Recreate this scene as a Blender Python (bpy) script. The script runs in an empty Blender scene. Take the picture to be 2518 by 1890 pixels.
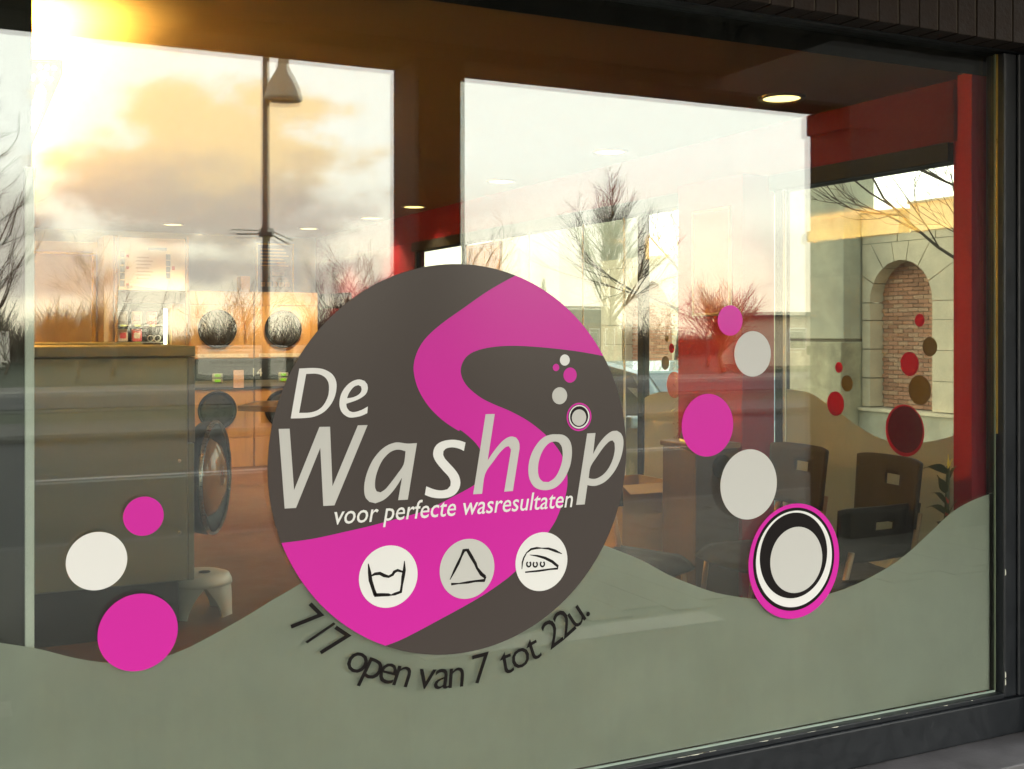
import bpy, bmesh, math, random
from mathutils import Vector, Matrix

R = math.radians
sc = bpy.context.scene
C = sc.collection

# ------------------------------------------------------------------ camera
YAW, FOC, H0, V0, U0, W0 = 26.3, 2850.0, 1.62, 815.0, 1259.0, 2518.0
CAM_D = 3.41
cd = bpy.data.cameras.new('camera')
cam = bpy.data.objects.new('camera', cd); C.objects.link(cam)
cam.location = (0, -CAM_D, H0)
cam.rotation_euler = (R(90), 0, R(-YAW))
cd.sensor_width = 36.0
cd.lens = FOC / W0 * 36.0
cd.shift_y = -(945.0 - V0) / W0
cd.clip_start = 0.05
cd.clip_end = 2000
sc.camera = cam

# ------------------------------------------------------------------ exposure
sc.view_settings.view_transform = 'Standard'
sc.view_settings.look = 'None'
sc.view_settings.exposure = 2.0
sc.view_settings.gamma = 1.0
sc.view_settings.use_curve_mapping = False
sc.render.engine = 'CYCLES'
cy = sc.cycles
cy.use_denoising = True
cy.max_bounces = 8
cy.diffuse_bounces = 3
cy.glossy_bounces = 5
cy.transmission_bounces = 6
cy.transparent_max_bounces = 40
cy.sample_clamp_indirect = 6.0
cy.caustics_reflective = False
cy.caustics_refractive = False

# ------------------------------------------------------------------ sun and sky
SUN = Vector((-0.46, 0.87, 0.125)).normalized()
sl = bpy.data.lights.new('sun', 'SUN'); sl.energy = 1.0; sl.angle = R(4.0); sl.color = (1.0, 0.82, 0.6)
so = bpy.data.objects.new('sun', sl); C.objects.link(so)
so.location = (-20, 40, 20)
so.rotation_euler = (-SUN).to_track_quat('-Z', 'Y').to_euler()

wd = bpy.data.worlds.new('World'); sc.world = wd; wd.use_nodes = True
nt = wd.node_tree; nt.nodes.clear()
def N(t, **k):
    n = nt.nodes.new(t)
    for a, b in k.items(): setattr(n, a, b)
    return n
def Lk(a, b): nt.links.new(a, b)
def math_n(op, a, b=None, clamp=False):
    n = N('ShaderNodeMath', operation=op, use_clamp=clamp)
    for i, v in enumerate((a, b)):
        if v is None: continue
        if isinstance(v, (int, float)): n.inputs[i].default_value = v
        else: Lk(v, n.inputs[i])
    return n.outputs[0]
def mrange(x, a, b, c=0.0, d=1.0):
    n = N('ShaderNodeMapRange', interpolation_type='SMOOTHSTEP')
    Lk(x, n.inputs[0])
    for i, v in enumerate((a, b, c, d)): n.inputs[i + 1].default_value = v
    return n.outputs[0]
def mixc(f, a, b):
    n = N('ShaderNodeMix', data_type='RGBA')
    if isinstance(f, (int, float)): n.inputs[0].default_value = f
    else: Lk(f, n.inputs[0])
    for i, v in ((6, a), (7, b)):
        if isinstance(v, tuple): n.inputs[i].default_value = (*v, 1)
        else: Lk(v, n.inputs[i])
    return n.outputs[2]
out = N('ShaderNodeOutputWorld'); bg = N('ShaderNodeBackground'); Lk(bg.outputs[0], out.inputs[0])
bg.inputs[1].default_value = 0.1
sky = N('ShaderNodeTexSky', sky_type='NISHITA')
sky.sun_disc = False
sky.sun_elevation = math.asin(SUN.z); sky.sun_rotation = math.atan2(SUN.x, SUN.y)
sky.air_density = 1.0; sky.dust_density = 1.5; sky.ozone_density = 1.0
tc = N('ShaderNodeTexCoord')
sep = N('ShaderNodeSeparateXYZ'); Lk(tc.outputs['Generated'], sep.inputs[0])
ez = sep.outputs[2]
# high thin cloud: pale cover, warmer low down
hi = mixc(mrange(ez, 0.0, 0.16), (17.0, 14.9, 11.0), (15.9, 15.8, 14.4))
hi = mixc(mrange(ez, 0.25, 0.9), hi, (4.6, 5.2, 6.2))
base = mixc(0.9, sky.outputs[0], hi)
# cumulus: noise in a stretched direction space
mp = N('ShaderNodeMapping'); Lk(tc.outputs['Generated'], mp.inputs[0]); mp.inputs['Scale'].default_value = (1, 1, 2.6)
n1 = N('ShaderNodeTexNoise', noise_dimensions='3D'); Lk(mp.outputs[0], n1.inputs['Vector'])
n1.inputs['Scale'].default_value = 6.5; n1.inputs['Detail'].default_value = 7; n1.inputs['Roughness'].default_value = 0.55
n2 = N('ShaderNodeTexNoise', noise_dimensions='3D'); Lk(mp.outputs[0], n2.inputs['Vector'])
n2.inputs['Scale'].default_value = 19; n2.inputs['Detail'].default_value = 9; n2.inputs['Roughness'].default_value = 0.62
# the one big cumulus bank over the road
cdir = Vector((0.20, -0.963, 0.150)).normalized()
vs = N('ShaderNodeVectorMath', operation='SUBTRACT'); Lk(tc.outputs['Generated'], vs.inputs[0]); vs.inputs[1].default_value = cdir
vm = N('ShaderNodeVectorMath', operation='MULTIPLY'); Lk(vs.outputs[0], vm.inputs[0]); vm.inputs[1].default_value = (8.5, 8.5, 12.5)
vl = N('ShaderNodeVectorMath', operation='LENGTH'); Lk(vm.outputs[0], vl.inputs[0])
d1 = math_n('ADD', vl.outputs['Value'], math_n('MULTIPLY', math_n('SUBTRACT', n1.outputs['Fac'], 0.5), 2.6))
d1 = math_n('ADD', d1, math_n('MULTIPLY', math_n('SUBTRACT', n2.outputs['Fac'], 0.5), 1.7))
big = mrange(d1, 1.15, 0.6)
ccol = mixc(mrange(math_n('ADD', ez, math_n('MULTIPLY', math_n('SUBTRACT', n2.outputs['Fac'], 0.5), 0.10)), 0.09, 0.17), (7.6, 6.6, 5.5), (14.5, 10.6, 5.6))
colr = mixc(math_n('MULTIPLY', big, 0.95), base, ccol)
# low grey stratocumulus all round the horizon
low = math_n('MULTIPLY', mrange(n1.outputs['Fac'], 0.41, 0.56), math_n('MULTIPLY', mrange(ez, 0.01, 0.04), mrange(ez, 0.15, 0.08)))
low = math_n('MULTIPLY', low, mrange(sep.outputs[0], 0.46, 0.30, 0.3, 1.0))
colr = mixc(math_n('MULTIPLY', low, 0.9), colr, (7.0, 6.2, 5.5))
# below the horizon: ground haze tone
colr = mixc(mrange(ez, 0.0, -0.03), colr, (2.2, 2.0, 1.7))
Lk(colr, bg.inputs[0])

# ================================================================== helpers
def lnk(o, parent=None):
    C.objects.link(o)
    if parent is not None: o.parent = parent
    return o
def tag(o, label=None, cat=None, group=None, kind=None):
    if label: o['label'] = label
    if cat: o['category'] = cat
    if group: o['group'] = group
    if kind: o['kind'] = kind
    return o
def thing(name, label, cat, loc=(0, 0, 0), rz=0.0, group=None):
    o = bpy.data.objects.new(name, None); C.objects.link(o)
    o.empty_display_size = 0.1
    o.location = loc; o.rotation_euler = (0, 0, rz)
    return tag(o, label, cat, group)
def copy_tree(o, parent=None, label=None, loc=None, rz=None):
    c = o.copy(); C.objects.link(c)
    if parent is not None: c.parent = parent
    if label: c['label'] = label
    if loc is not None: c.location = loc
    if rz is not None: c.rotation_euler = (0, 0, rz)
    for ch in list(o.children): copy_tree(ch, c)
    return c

class MB:
    """collects geometry in world (or local) coordinates, then links it as one mesh"""
    def __init__(s): s.v = []; s.f = []; s.sm = []
    def add(s, vs, fs, smooth=False):
        b = len(s.v); s.v += [tuple(p) for p in vs]
        s.f += [tuple(i + b for i in f) for f in fs]; s.sm += [smooth] * len(fs)
        return s
    def box(s, x0, x1, y0, y1, z0, z1):
        vs = [(x, y, z) for x in (x0, x1) for y in (y0, y1) for z in (z0, z1)]
        return s.add(vs, [(0, 1, 3, 2), (4, 6, 7, 5), (0, 4, 5, 1), (2, 3, 7, 6), (0, 2, 6, 4), (1, 5, 7, 3)])
    def cbox(s, x0, x1, y0, y1, z0, z1, b=0.004):
        """box with chamfered edges"""
        bm = bmesh.new()
        bmesh.ops.create_cube(bm, size=1)
        for v in bm.verts:
            v.co = ((x0 + x1) / 2 + v.co.x * (x1 - x0), (y0 + y1) / 2 + v.co.y * (y1 - y0), (z0 + z1) / 2 + v.co.z * (z1 - z0))
        bmesh.ops.bevel(bm, geom=bm.edges[:], offset=b, segments=2, affect='EDGES', profile=0.5)
        bm.verts.index_update()
        s.add([v.co[:] for v in bm.verts], [[v.index for v in f.verts] for f in bm.faces])
        bm.free(); return s
    def tube(s, pts, rad, n=8, caps=True):
        pts = [Vector(p) for p in pts]
        if isinstance(rad, (int, float)): rad = [rad] * len(pts)
        vs = []; prev = None
        for i, p in enumerate(pts):
            t = (pts[min(i + 1, len(pts) - 1)] - pts[max(i - 1, 0)]).normalized()
            a = Vector((0, 0, 1)) if abs(t.z) < 0.9 else Vector((1, 0, 0))
            if prev is not None: a = prev
            u = t.cross(a)
            if u.length < 1e-5: u = t.cross(Vector((0.3, 1, 0.2)))
            u.normalize(); w = u.cross(t).normalized(); prev = w
            for k in range(n):
                q = 2 * math.pi * k / n
                vs.append(p + (u * math.cos(q) + w * math.sin(q)) * rad[i])
        fs = []
        for i in range(len(pts) - 1):
            for k in range(n):
                fs.append((i * n + k, i * n + (k + 1) % n, (i + 1) * n + (k + 1) % n, (i + 1) * n + k))
        if caps:
            fs.append(tuple(range(n - 1, -1, -1))); fs.append(tuple((len(pts) - 1) * n + k for k in range(n)))
        return s.add(vs, fs, True)
    def lathe(s, prof, c=(0, 0, 0), n=32, axis='z', smooth=True):
        """prof: list of (radius, height); closed with end caps if radius>0"""
        vs = []
        for r, h in prof:
            for k in range(n):
                q = 2 * math.pi * k / n; a, b = r * math.cos(q), r * math.sin(q)
                if axis == 'z': p = (c[0] + a, c[1] + b, c[2] + h)
                elif axis == 'y': p = (c[0] + a, c[1] + h, c[2] + b)
                else: p = (c[0] + h, c[1] + a, c[2] + b)
                vs.append(p)
        fs = [(i * n + k, i * n + (k + 1) % n, (i + 1) * n + (k + 1) % n, (i + 1) * n + k) for i in range(len(prof) - 1) for k in range(n)]
        s.add(vs, fs, smooth)
        return s
    def prism(s, poly, axis, a, b):
        """extrude a 2-D polygon between a and b along axis"""
        n = len(poly)
        def P(p, h):
            return {'x': (h, p[0], p[1]), 'y': (p[0], h, p[1]), 'z': (p[0], p[1], h)}[axis]
        vs = [P(p, a) for p in poly] + [P(p, b) for p in poly]
        fs = [tuple(range(n - 1, -1, -1)), tuple(range(n, 2 * n))] + [(i, (i + 1) % n, n + (i + 1) % n, n + i) for i in range(n)]
        return s.add(vs, fs)
    def build(s, name, mat, parent=None, fix=True):
        me = bpy.data.meshes.new(name)
        o = Vector((0, 0, 0))
        p = parent
        while p is not None: o += p.location; p = p.parent
        me.from_pydata([(v[0] - o.x, v[1] - o.y, v[2] - o.z) for v in s.v], [], s.f)
        me.polygons.foreach_set('use_smooth', s.sm)
        me.materials.append(mat); me.update()
        if fix:
            bm = bmesh.new(); bm.from_mesh(me); bmesh.ops.recalc_face_normals(bm, faces=bm.faces); bm.to_mesh(me); bm.free()
        ob = bpy.data.objects.new(name, me)
        return lnk(ob, parent)

def struct(o): o['kind'] = 'structure'; return o

# ------------------------------------------------------------------ materials
_m = {}
def mat(name, col, rough=0.6, var=0.12, scale=6.0, bump=0.0, metal=0.0, spec=0.5, coat=0.0, stretch=(1, 1, 1), coord='Object', trans=0.0):
    if name in _m: return _m[name]
    m = bpy.data.materials.new(name); m.use_nodes = True
    t = m.node_tree; b = t.nodes['Principled BSDF']
    b.inputs['Roughness'].default_value = rough; b.inputs['Metallic'].default_value = metal
    b.inputs['Specular IOR Level'].default_value = spec; b.inputs['Coat Weight'].default_value = coat
    b.inputs['Base Color'].default_value = (*col, 1)
    if var > 0 or bump > 0:
        tcn = t.nodes.new('ShaderNodeTexCoord'); mpn = t.nodes.new('ShaderNodeMapping'); t.links.new(tcn.outputs[coord], mpn.inputs[0])
        mpn.inputs['Scale'].default_value = stretch
        nz = t.nodes.new('ShaderNodeTexNoise'); t.links.new(mpn.outputs[0], nz.inputs['Vector'])
        nz.inputs['Scale'].default_value = scale; nz.inputs['Detail'].default_value = 6; nz.inputs['Roughness'].default_value = 0.6
        mr = t.nodes.new('ShaderNodeMapRange'); t.links.new(nz.outputs['Fac'], mr.inputs[0])
        mr.inputs[1].default_value = 0.3; mr.inputs[2].default_value = 0.7
        mr.inputs[3].default_value = 1 - var; mr.inputs[4].default_value = 1 + var
        hs = t.nodes.new('ShaderNodeHueSaturation'); hs.inputs['Color'].default_value = (*col, 1)
        t.links.new(mr.outputs[0], hs.inputs['Value']); t.links.new(hs.outputs[0], b.inputs['Base Color'])
        mr2 = t.nodes.new('ShaderNodeMapRange'); t.links.new(nz.outputs['Fac'], mr2.inputs[0])
        mr2.inputs[1].default_value = 0.3; mr2.inputs[2].default_value = 0.7
        mr2.inputs[3].default_value = max(0.02, rough - 0.08); mr2.inputs[4].default_value = min(1, rough + 0.08)
        t.links.new(mr2.outputs[0], b.inputs['Roughness'])
        if bump > 0:
            n3 = t.nodes.new('ShaderNodeTexNoise'); t.links.new(mpn.outputs[0], n3.inputs['Vector'])
            n3.inputs['Scale'].default_value = scale * 7; n3.inputs['Detail'].default_value = 5
            bp = t.nodes.new('ShaderNodeBump'); bp.inputs['Strength'].default_value = bump; bp.inputs['Distance'].default_value = 0.01
            t.links.new(n3.outputs['Fac'], bp.inputs['Height']); t.links.new(bp.outputs[0], b.inputs['Normal'])
    _m[name] = m; return m
def emit(name, col, strength):
    if name in _m: return _m[name]
    m = bpy.data.materials.new(name); m.use_nodes = True; t = m.node_tree; t.nodes.clear()
    e = t.nodes.new('ShaderNodeEmission'); e.inputs[0].default_value = (*col, 1); e.inputs[1].default_value = strength
    o = t.nodes.new('ShaderNodeOutputMaterial'); t.links.new(e.outputs[0], o.inputs[0]); _m[name] = m; return m
def glass(name, tint=(0.93, 0.95, 0.93), f0=0.072, rough=0.0, dirt=0.0):
    """one face of a clear pane: Schlick reflection over straight-through transmission"""
    m = bpy.data.materials.new(name); m.use_nodes = True; t = m.node_tree; t.nodes.clear()
    g = t.nodes.new('ShaderNodeNewGeometry'); dt = t.nodes.new('ShaderNodeVectorMath'); dt.operation = 'DOT_PRODUCT'
    t.links.new(g.outputs['Normal'], dt.inputs[0]); t.links.new(g.outputs['Incoming'], dt.inputs[1])
    def mm(op, a, b):
        n = t.nodes.new('ShaderNodeMath'); n.operation = op; n.use_clamp = op != 'ABSOLUTE'
        for i, v in enumerate((a, b)):
            if v is None: continue
            if isinstance(v, (int, float)): n.inputs[i].default_value = v
            else: t.links.new(v, n.inputs[i])
        return n.outputs[0]
    ab = mm('ABSOLUTE', dt.outputs['Value'], None)
    f = mm('ADD', mm('MULTIPLY', mm('POWER', mm('SUBTRACT', 1.0, ab), 5.0), 1 - f0), f0)
    tr = t.nodes.new('ShaderNodeBsdfTransparent'); tr.inputs[0].default_value = (*tint, 1)
    gl = t.nodes.new('ShaderNodeBsdfGlossy'); gl.inputs['Roughness'].default_value = rough
    mx = t.nodes.new('ShaderNodeMixShader'); o = t.nodes.new('ShaderNodeOutputMaterial')
    t.links.new(f, mx.inputs[0]); t.links.new(tr.outputs[0], mx.inputs[1]); t.links.new(gl.outputs[0], mx.inputs[2])
    if dirt > 0:      # dried rain streaks and dust on the face
        tcn = t.nodes.new('ShaderNodeTexCoord'); mp = t.nodes.new('ShaderNodeMapping'); t.links.new(tcn.outputs['Object'], mp.inputs[0]); mp.inputs['Scale'].default_value = (9, 1, 1.1)
        nz = t.nodes.new('ShaderNodeTexNoise'); t.links.new(mp.outputs[0], nz.inputs['Vector']); nz.inputs['Scale'].default_value = 2.2; nz.inputs['Detail'].default_value = 9; nz.inputs['Roughness'].default_value = 0.7
        mr = t.nodes.new('ShaderNodeMapRange'); t.links.new(nz.outputs['Fac'], mr.inputs[0]); mr.inputs[1].default_value = 0.45; mr.inputs[2].default_value = 0.75; mr.inputs[4].default_value = dirt
        df = t.nodes.new('ShaderNodeBsdfDiffuse'); df.inputs[0].default_value = (0.55, 0.5, 0.42, 1)
        m2 = t.nodes.new('ShaderNodeMixShader'); t.links.new(mr.outputs[0], m2.inputs[0]); t.links.new(mx.outputs[0], m2.inputs[1]); t.links.new(df.outputs[0], m2.inputs[2]); t.links.new(m2.outputs[0], o.inputs[0])
    else: t.links.new(mx.outputs[0], o.inputs[0])
    return m
def film(name, col, trans=0.5, tcol=None):
    m = bpy.data.materials.new(name); m.use_nodes = True; t = m.node_tree; t.nodes.clear()
    tcn = t.nodes.new('ShaderNodeTexCoord'); nz = t.nodes.new('ShaderNodeTexNoise'); t.links.new(tcn.outputs['Object'], nz.inputs['Vector'])
    nz.inputs['Scale'].default_value = 3.0; nz.inputs['Detail'].default_value = 8
    hs = t.nodes.new('ShaderNodeHueSaturation'); hs.inputs['Color'].default_value = (*col, 1)
    mr = t.nodes.new('ShaderNodeMapRange'); t.links.new(nz.outputs['Fac'], mr.inputs[0]); nz.inputs['Roughness'].default_value = 0.7; mr.inputs[1].default_value = 0.3; mr.inputs[2].default_value = 0.7; mr.inputs[3].default_value = 0.88; mr.inputs[4].default_value = 1.1
    t.links.new(mr.outputs[0], hs.inputs['Value'])
    d = t.nodes.new('ShaderNodeBsdfDiffuse'); tl = t.nodes.new('ShaderNodeBsdfTranslucent')
    t.links.new(hs.outputs[0], d.inputs[0])
    tl.inputs[0].default_value = (*(tcol or col), 1)
    mx = t.nodes.new('ShaderNodeMixShader'); mx.inputs[0].default_value = trans
    o = t.nodes.new('ShaderNodeOutputMaterial')
    t.links.new(d.outputs[0], mx.inputs[1]); t.links.new(tl.outputs[0], mx.inputs[2]); t.links.new(mx.outputs[0], o.inputs[0])
    return m

M_ASPHALT = mat('asphalt', (0.03, 0.03, 0.028), 0.85, 0.25, 1.5, 0.3)
M_PAVE = mat('pavement_concrete', (0.075, 0.07, 0.056), 0.8, 0.2, 2.0, 0.2)
M_SLAB = mat('paving_slab_concrete', (0.095, 0.085, 0.065), 0.75, 0.25, 3.0, 0.2)
M_KERB = mat('kerb_stone', (0.13, 0.125, 0.115), 0.8, 0.2, 4.0, 0.2)
M_GRASS = mat('winter_grass', (0.036, 0.046, 0.016), 0.95, 0.4, 0.8, 0.4)
M_PAINT = mat('road_paint', (0.55, 0.55, 0.52), 0.7, 0.15, 8.0)
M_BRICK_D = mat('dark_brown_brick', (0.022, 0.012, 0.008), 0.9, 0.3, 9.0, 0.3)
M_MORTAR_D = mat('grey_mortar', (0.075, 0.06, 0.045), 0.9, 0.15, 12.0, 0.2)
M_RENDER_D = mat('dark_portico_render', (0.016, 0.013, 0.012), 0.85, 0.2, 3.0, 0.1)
M_FRAME = mat('anthracite_frame_paint', (0.006, 0.008, 0.011), 0.45, 0.2, 14.0, 0.03)
M_SPACER = mat('aluminium_glazing_spacer', (0.34, 0.42, 0.36), 0.4, 0.1, 20.0, metal=0.3)
M_GOLD = mat('brass_edge_strip', (0.6, 0.4, 0.09), 0.35, 0.1, 20.0, metal=0.7)
M_STONE_S = mat('bluestone_sill', (0.1, 0.095, 0.1), 0.6, 0.3, 7.0, 0.15)
M_CEIL = mat('taupe_ceiling_paint', (0.2, 0.115, 0.062), 0.9, 0.06, 2.0)
M_WALLI = mat('grey_interior_wall', (0.32, 0.32, 0.32), 0.85, 0.06, 2.0)
M_WALLW = mat('warm_white_interior_wall', (0.55, 0.46, 0.34), 0.8, 0.06, 2.0)
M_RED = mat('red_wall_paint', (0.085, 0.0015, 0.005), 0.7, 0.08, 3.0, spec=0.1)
M_RED_LIT = mat('lit_red_pier_paint', (0.27, 0.006, 0.022), 0.65, 0.08, 3.0, spec=0.15)  # the wall's red in a lighter copy, light on pier and post coloured in
M_FLOORI = mat('brown_floor_tile', (0.11, 0.045, 0.016), 0.4, 0.25, 3.0, 0.05)
M_BLACK = mat('black_paint', (0.008, 0.007, 0.006), 0.7, 0.2, 8.0, spec=0.1)
M_DARKW = mat('dark_partition', (0.02, 0.016, 0.013), 0.7, 0.2, 3.0)
M_WHITE = mat('white_gloss_paint', (0.85, 0.85, 0.8), 0.35, 0.05, 5.0)
M_WOOD = mat('beech_laminate', (0.52, 0.30, 0.11), 0.45, 0.12, 3.0, 0.02, stretch=(6, 6, 0.7))
M_WENGE = mat('wenge_plywood', (0.014, 0.010, 0.008), 0.6, 0.25, 4.0, 0.03, stretch=(6, 1, 1), spec=0.2)
M_STEEL = mat('brushed_steel', (0.5, 0.48, 0.44), 0.3, 0.08, 30.0, metal=1.0, stretch=(1, 1, 12))
M_WASHER = mat('grey_green_enamel', (0.17, 0.19, 0.14), 0.5, 0.08, 2.0)
M_WASHTOP = mat('washer_top_enamel', (0.15, 0.18, 0.16), 0.45, 0.08, 2.0)
M_RUBBER = mat('black_rubber', (0.007, 0.006, 0.006), 0.6, 0.15, 10.0)
M_BARK = mat('twig_bark', (0.075, 0.055, 0.035), 0.9, 0.3, 8.0)
M_BARKR = mat('russet_twig_bark', (0.16, 0.07, 0.03), 0.9, 0.3, 8.0)
M_BARKY = mat('yellow_twig_bark', (0.17, 0.11, 0.035), 0.9, 0.3, 8.0)
M_BARKG = mat('grey_tree_bark', (0.10, 0.09, 0.07), 0.9, 0.3, 8.0)
M_STONE = mat('buff_cast_stone', (0.56, 0.50, 0.36), 0.85, 0.15, 3.0, 0.15)
M_STONEJ = mat('stone_joint_mortar', (0.16, 0.14, 0.1), 0.9, 0.15, 9.0)
M_CONC = mat('grey_green_concrete', (0.38, 0.37, 0.28), 0.85, 0.25, 1.3, 0.15)
M_PLINTH = mat('lichened_plinth', (0.36, 0.33, 0.22), 0.85, 0.35, 2.2, 0.2)
M_BRICKS = [mat('brick_orange', (0.48, 0.24, 0.14), 0.85, 0.2, 9.0, 0.2), mat('brick_brown', (0.38, 0.19, 0.11), 0.85, 0.2, 9.0, 0.2), mat('brick_pale', (0.52, 0.32, 0.2), 0.85, 0.2, 9.0, 0.2)]
M_MORTAR = mat('pale_mortar', (0.42, 0.38, 0.3), 0.9, 0.1, 9.0)
M_PANE = glass('window_pane_glass')
M_PANE_D = glass('dusty_pane_glass', dirt=0.01)
M_PANE_S = glass('side_pane_glass', (0.93, 0.94, 0.9), 0.042)
M_FILM = film('frosted_film', (0.42, 0.45, 0.38), 0.42, (0.54, 0.56, 0.45))
M_FILM_S = film('frosted_side_film', (0.48, 0.45, 0.38), 0.5, (0.46, 0.43, 0.35))
M_VPINK = mat('pink_vinyl', (0.58, 0.024, 0.34), 0.22, 0.0, spec=0.3)
M_VWHITE = mat('white_vinyl', (0.73, 0.725, 0.71), 0.32, 0.0, spec=0.22)
M_VSILVER = mat('silver_grey_vinyl', (0.53, 0.525, 0.50), 0.32, 0.0, spec=0.22)
M_VBROWN = mat('brown_grey_vinyl', (0.062, 0.051, 0.047), 0.22, 0.0, spec=0.32)
M_VBLACK = mat('black_vinyl', (0.012, 0.010, 0.010), 0.32, 0.0, spec=0.12)
M_TRED = film('red_translucent_vinyl', (0.5, 0.02, 0.06), 0.6, (0.62, 0.03, 0.07))
M_TGOLD = film('ochre_translucent_vinyl', (0.2, 0.13, 0.04), 0.5, (0.3, 0.2, 0.06))
M_TDARK = film('dark_red_translucent_vinyl', (0.12, 0.01, 0.03), 0.5, (0.14, 0.012, 0.035))

# ------------------------------------------------------------------ the glass plane as a drawing board
_ca, _sa = math.cos(R(YAW)), math.sin(R(YAW))
def G(u, v, y=0.0):
    """a point of the print, measured on the photograph, as (x, z) on the plane of the window"""
    r = u - U0; dx, dy, dz = _sa * FOC + _ca * r, _ca * FOC - _sa * r, V0 - v
    t = (CAM_D + y) / dy
    return (dx * t, H0 + dz * t)
def S(u, v, x=3.9):
    """the same on the plane of the side glazing: (y, z)"""
    r = u - U0; dx, dy, dz = _sa * FOC + _ca * r, _ca * FOC - _sa * r, V0 - v
    t = x / dx
    return (-CAM_D + dy * t, H0 + dz * t)
def smooth(poly, n=4, corner=32):
    """Catmull-Rom through the points; sharp corners stay sharp"""
    P = [Vector(p) for p in poly]; L = len(P); out = []
    def ang(i):
        a = P[i] - P[i - 1]; b = P[(i + 1) % L] - P[i]
        return math.degrees(a.angle(b, 0))
    sharp = [ang(i) > corner for i in range(L)]
    for i in range(L):
        p1, p2 = P[i], P[(i + 1) % L]
        p0 = p1 * 2 - p2 if sharp[i] else P[i - 1]
        p3 = p2 * 2 - p1 if sharp[(i + 1) % L] else P[(i + 2) % L]
        out.append(tuple(p1))
        for k in range(1, n):
            t = k / n
            q = 0.5 * ((2 * p1) + (p2 - p0) * t + (2 * p0 - 5 * p1 + 4 * p2 - p3) * t * t + (3 * p1 - p0 - 3 * p2 + p3) * t ** 3)
            out.append(tuple(q))
    return out
def circ(cx, cz, r, n=72): return [(cx + r * math.cos(2 * math.pi * k / n), cz + r * math.sin(2 * math.pi * k / n)) for k in range(n)]
def sheet(name, loops, m, y, parent=None, th=0.0003, plane='y'):
    """flat print: filled outline(s) with holes, a fraction of a millimetre thick"""
    cu = bpy.data.curves.new(name, 'CURVE'); cu.dimensions = '2D'; cu.fill_mode = 'BOTH'; cu.extrude = th / 2
    for lp in loops:
        sp = cu.splines.new('POLY'); sp.points.add(len(lp) - 1); sp.use_cyclic_u = True
        for p, q in zip(sp.points, lp): p.co = (q[0], q[1], 0, 1)
    tmp = bpy.data.objects.new(name, cu); C.objects.link(tmp)
    dg = bpy.context.evaluated_depsgraph_get(); dg.update()
    me = bpy.data.meshes.new_from_object(tmp.evaluated_get(dg))
    bpy.data.objects.remove(tmp); bpy.data.curves.remove(cu)
    o = Vector((0, 0, 0)); p = parent
    while p is not None: o += p.location; p = p.parent
    for v in me.vertices:
        a, b, h = v.co
        v.co = Vector((a, y - h, b) if plane == 'y' else (y - h, a, b)) - o
    me.materials.clear(); me.materials.append(m); me.name = name
    ob = bpy.data.objects.new(name, me)
    return lnk(ob, parent)
def glyphs(text, size, shear=0.0, bold=0.0):
    """outline mesh of a word in the built-in typeface, local (x, y) with the baseline at y=0"""
    cu = bpy.data.curves.new('lettering', 'FONT'); cu.body = text; cu.size = size; cu.shear = shear; cu.offset = bold; cu.resolution_u = 3
    tmp = bpy.data.objects.new('lettering', cu); C.objects.link(tmp)
    dg = bpy.context.evaluated_depsgraph_get(); dg.update()
    me = bpy.data.meshes.new_from_object(tmp.evaluated_get(dg))
    vs = [tuple(v.co[:2]) for v in me.vertices]; fs = [tuple(p.vertices) for p in me.polygons]
    bpy.data.objects.remove(tmp); bpy.data.curves.remove(cu); bpy.data.meshes.remove(me)
    return vs, fs
def text_on(name, text, size, m, place, parent, shear=0.0, bold=0.0, fit=None):
    """place(a, b) -> world point for a letter point"""
    vs, fs = glyphs(text, size, shear, bold)
    if not vs: return None
    x0 = min(v[0] for v in vs); x1 = max(v[0] for v in vs)
    k = (fit / (x1 - x0)) if fit else 1.0
    mb = MB(); mb.add([place((v[0] - x0) * k, v[1]) for v in vs], fs)
    return mb.build(name, m, parent)

# ================================================================== GROUND AND STREET (in front: y < 0)
ZP = -0.12
g = MB(); g.add([(-400, -400, ZP - 0.14), (400, -400, ZP - 0.14), (400, 400, ZP - 0.14), (-400, 400, ZP - 0.14)], [(0, 1, 2, 3)])
struct(g.build('ground', M_GRASS))
p = MB().box(-40, 60, -6.6, 0.0, ZP - 0.2, ZP).box(4.2, 12.6, 0.0, 40, ZP - 0.2, ZP - 0.002)
pavement = struct(p.build('pavement', M_PAVE))
struct(MB().box(-90, 140, -17.5, -6.75, ZP - 0.3, ZP - 0.12).build('road', M_ASPHALT))
kb = struct(MB().box(-90, 140, -6.75, -6.6, ZP - 0.3, ZP + 0.004).build('kerb', M_KERB))
struct(MB().box(-90, 140, -17.65, -17.5, ZP - 0.3, ZP + 0.004).build('kerb', M_KERB))
struct(MB().box(-90, 140, -20.4, -17.65, ZP - 0.3, ZP).build('footpath', M_PAVE))
struct(MB().box(-90, 140, -34, -26.5, ZP - 0.3, ZP - 0.11).build('parking_lane', M_ASPHALT))
struct(MB().box(-90, 140, -38, -34, ZP - 0.3, ZP - 0.1).build('footpath', mat('pale_path', (0.2, 0.19, 0.16), 0.8, 0.15, 1.0)))
for i in range(9):
    struct(MB().box(-20 + i * 7, -17 + i * 7, -12.2, -12.05, ZP - 0.13, ZP - 0.116).build('road_marking', M_PAINT))
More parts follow.
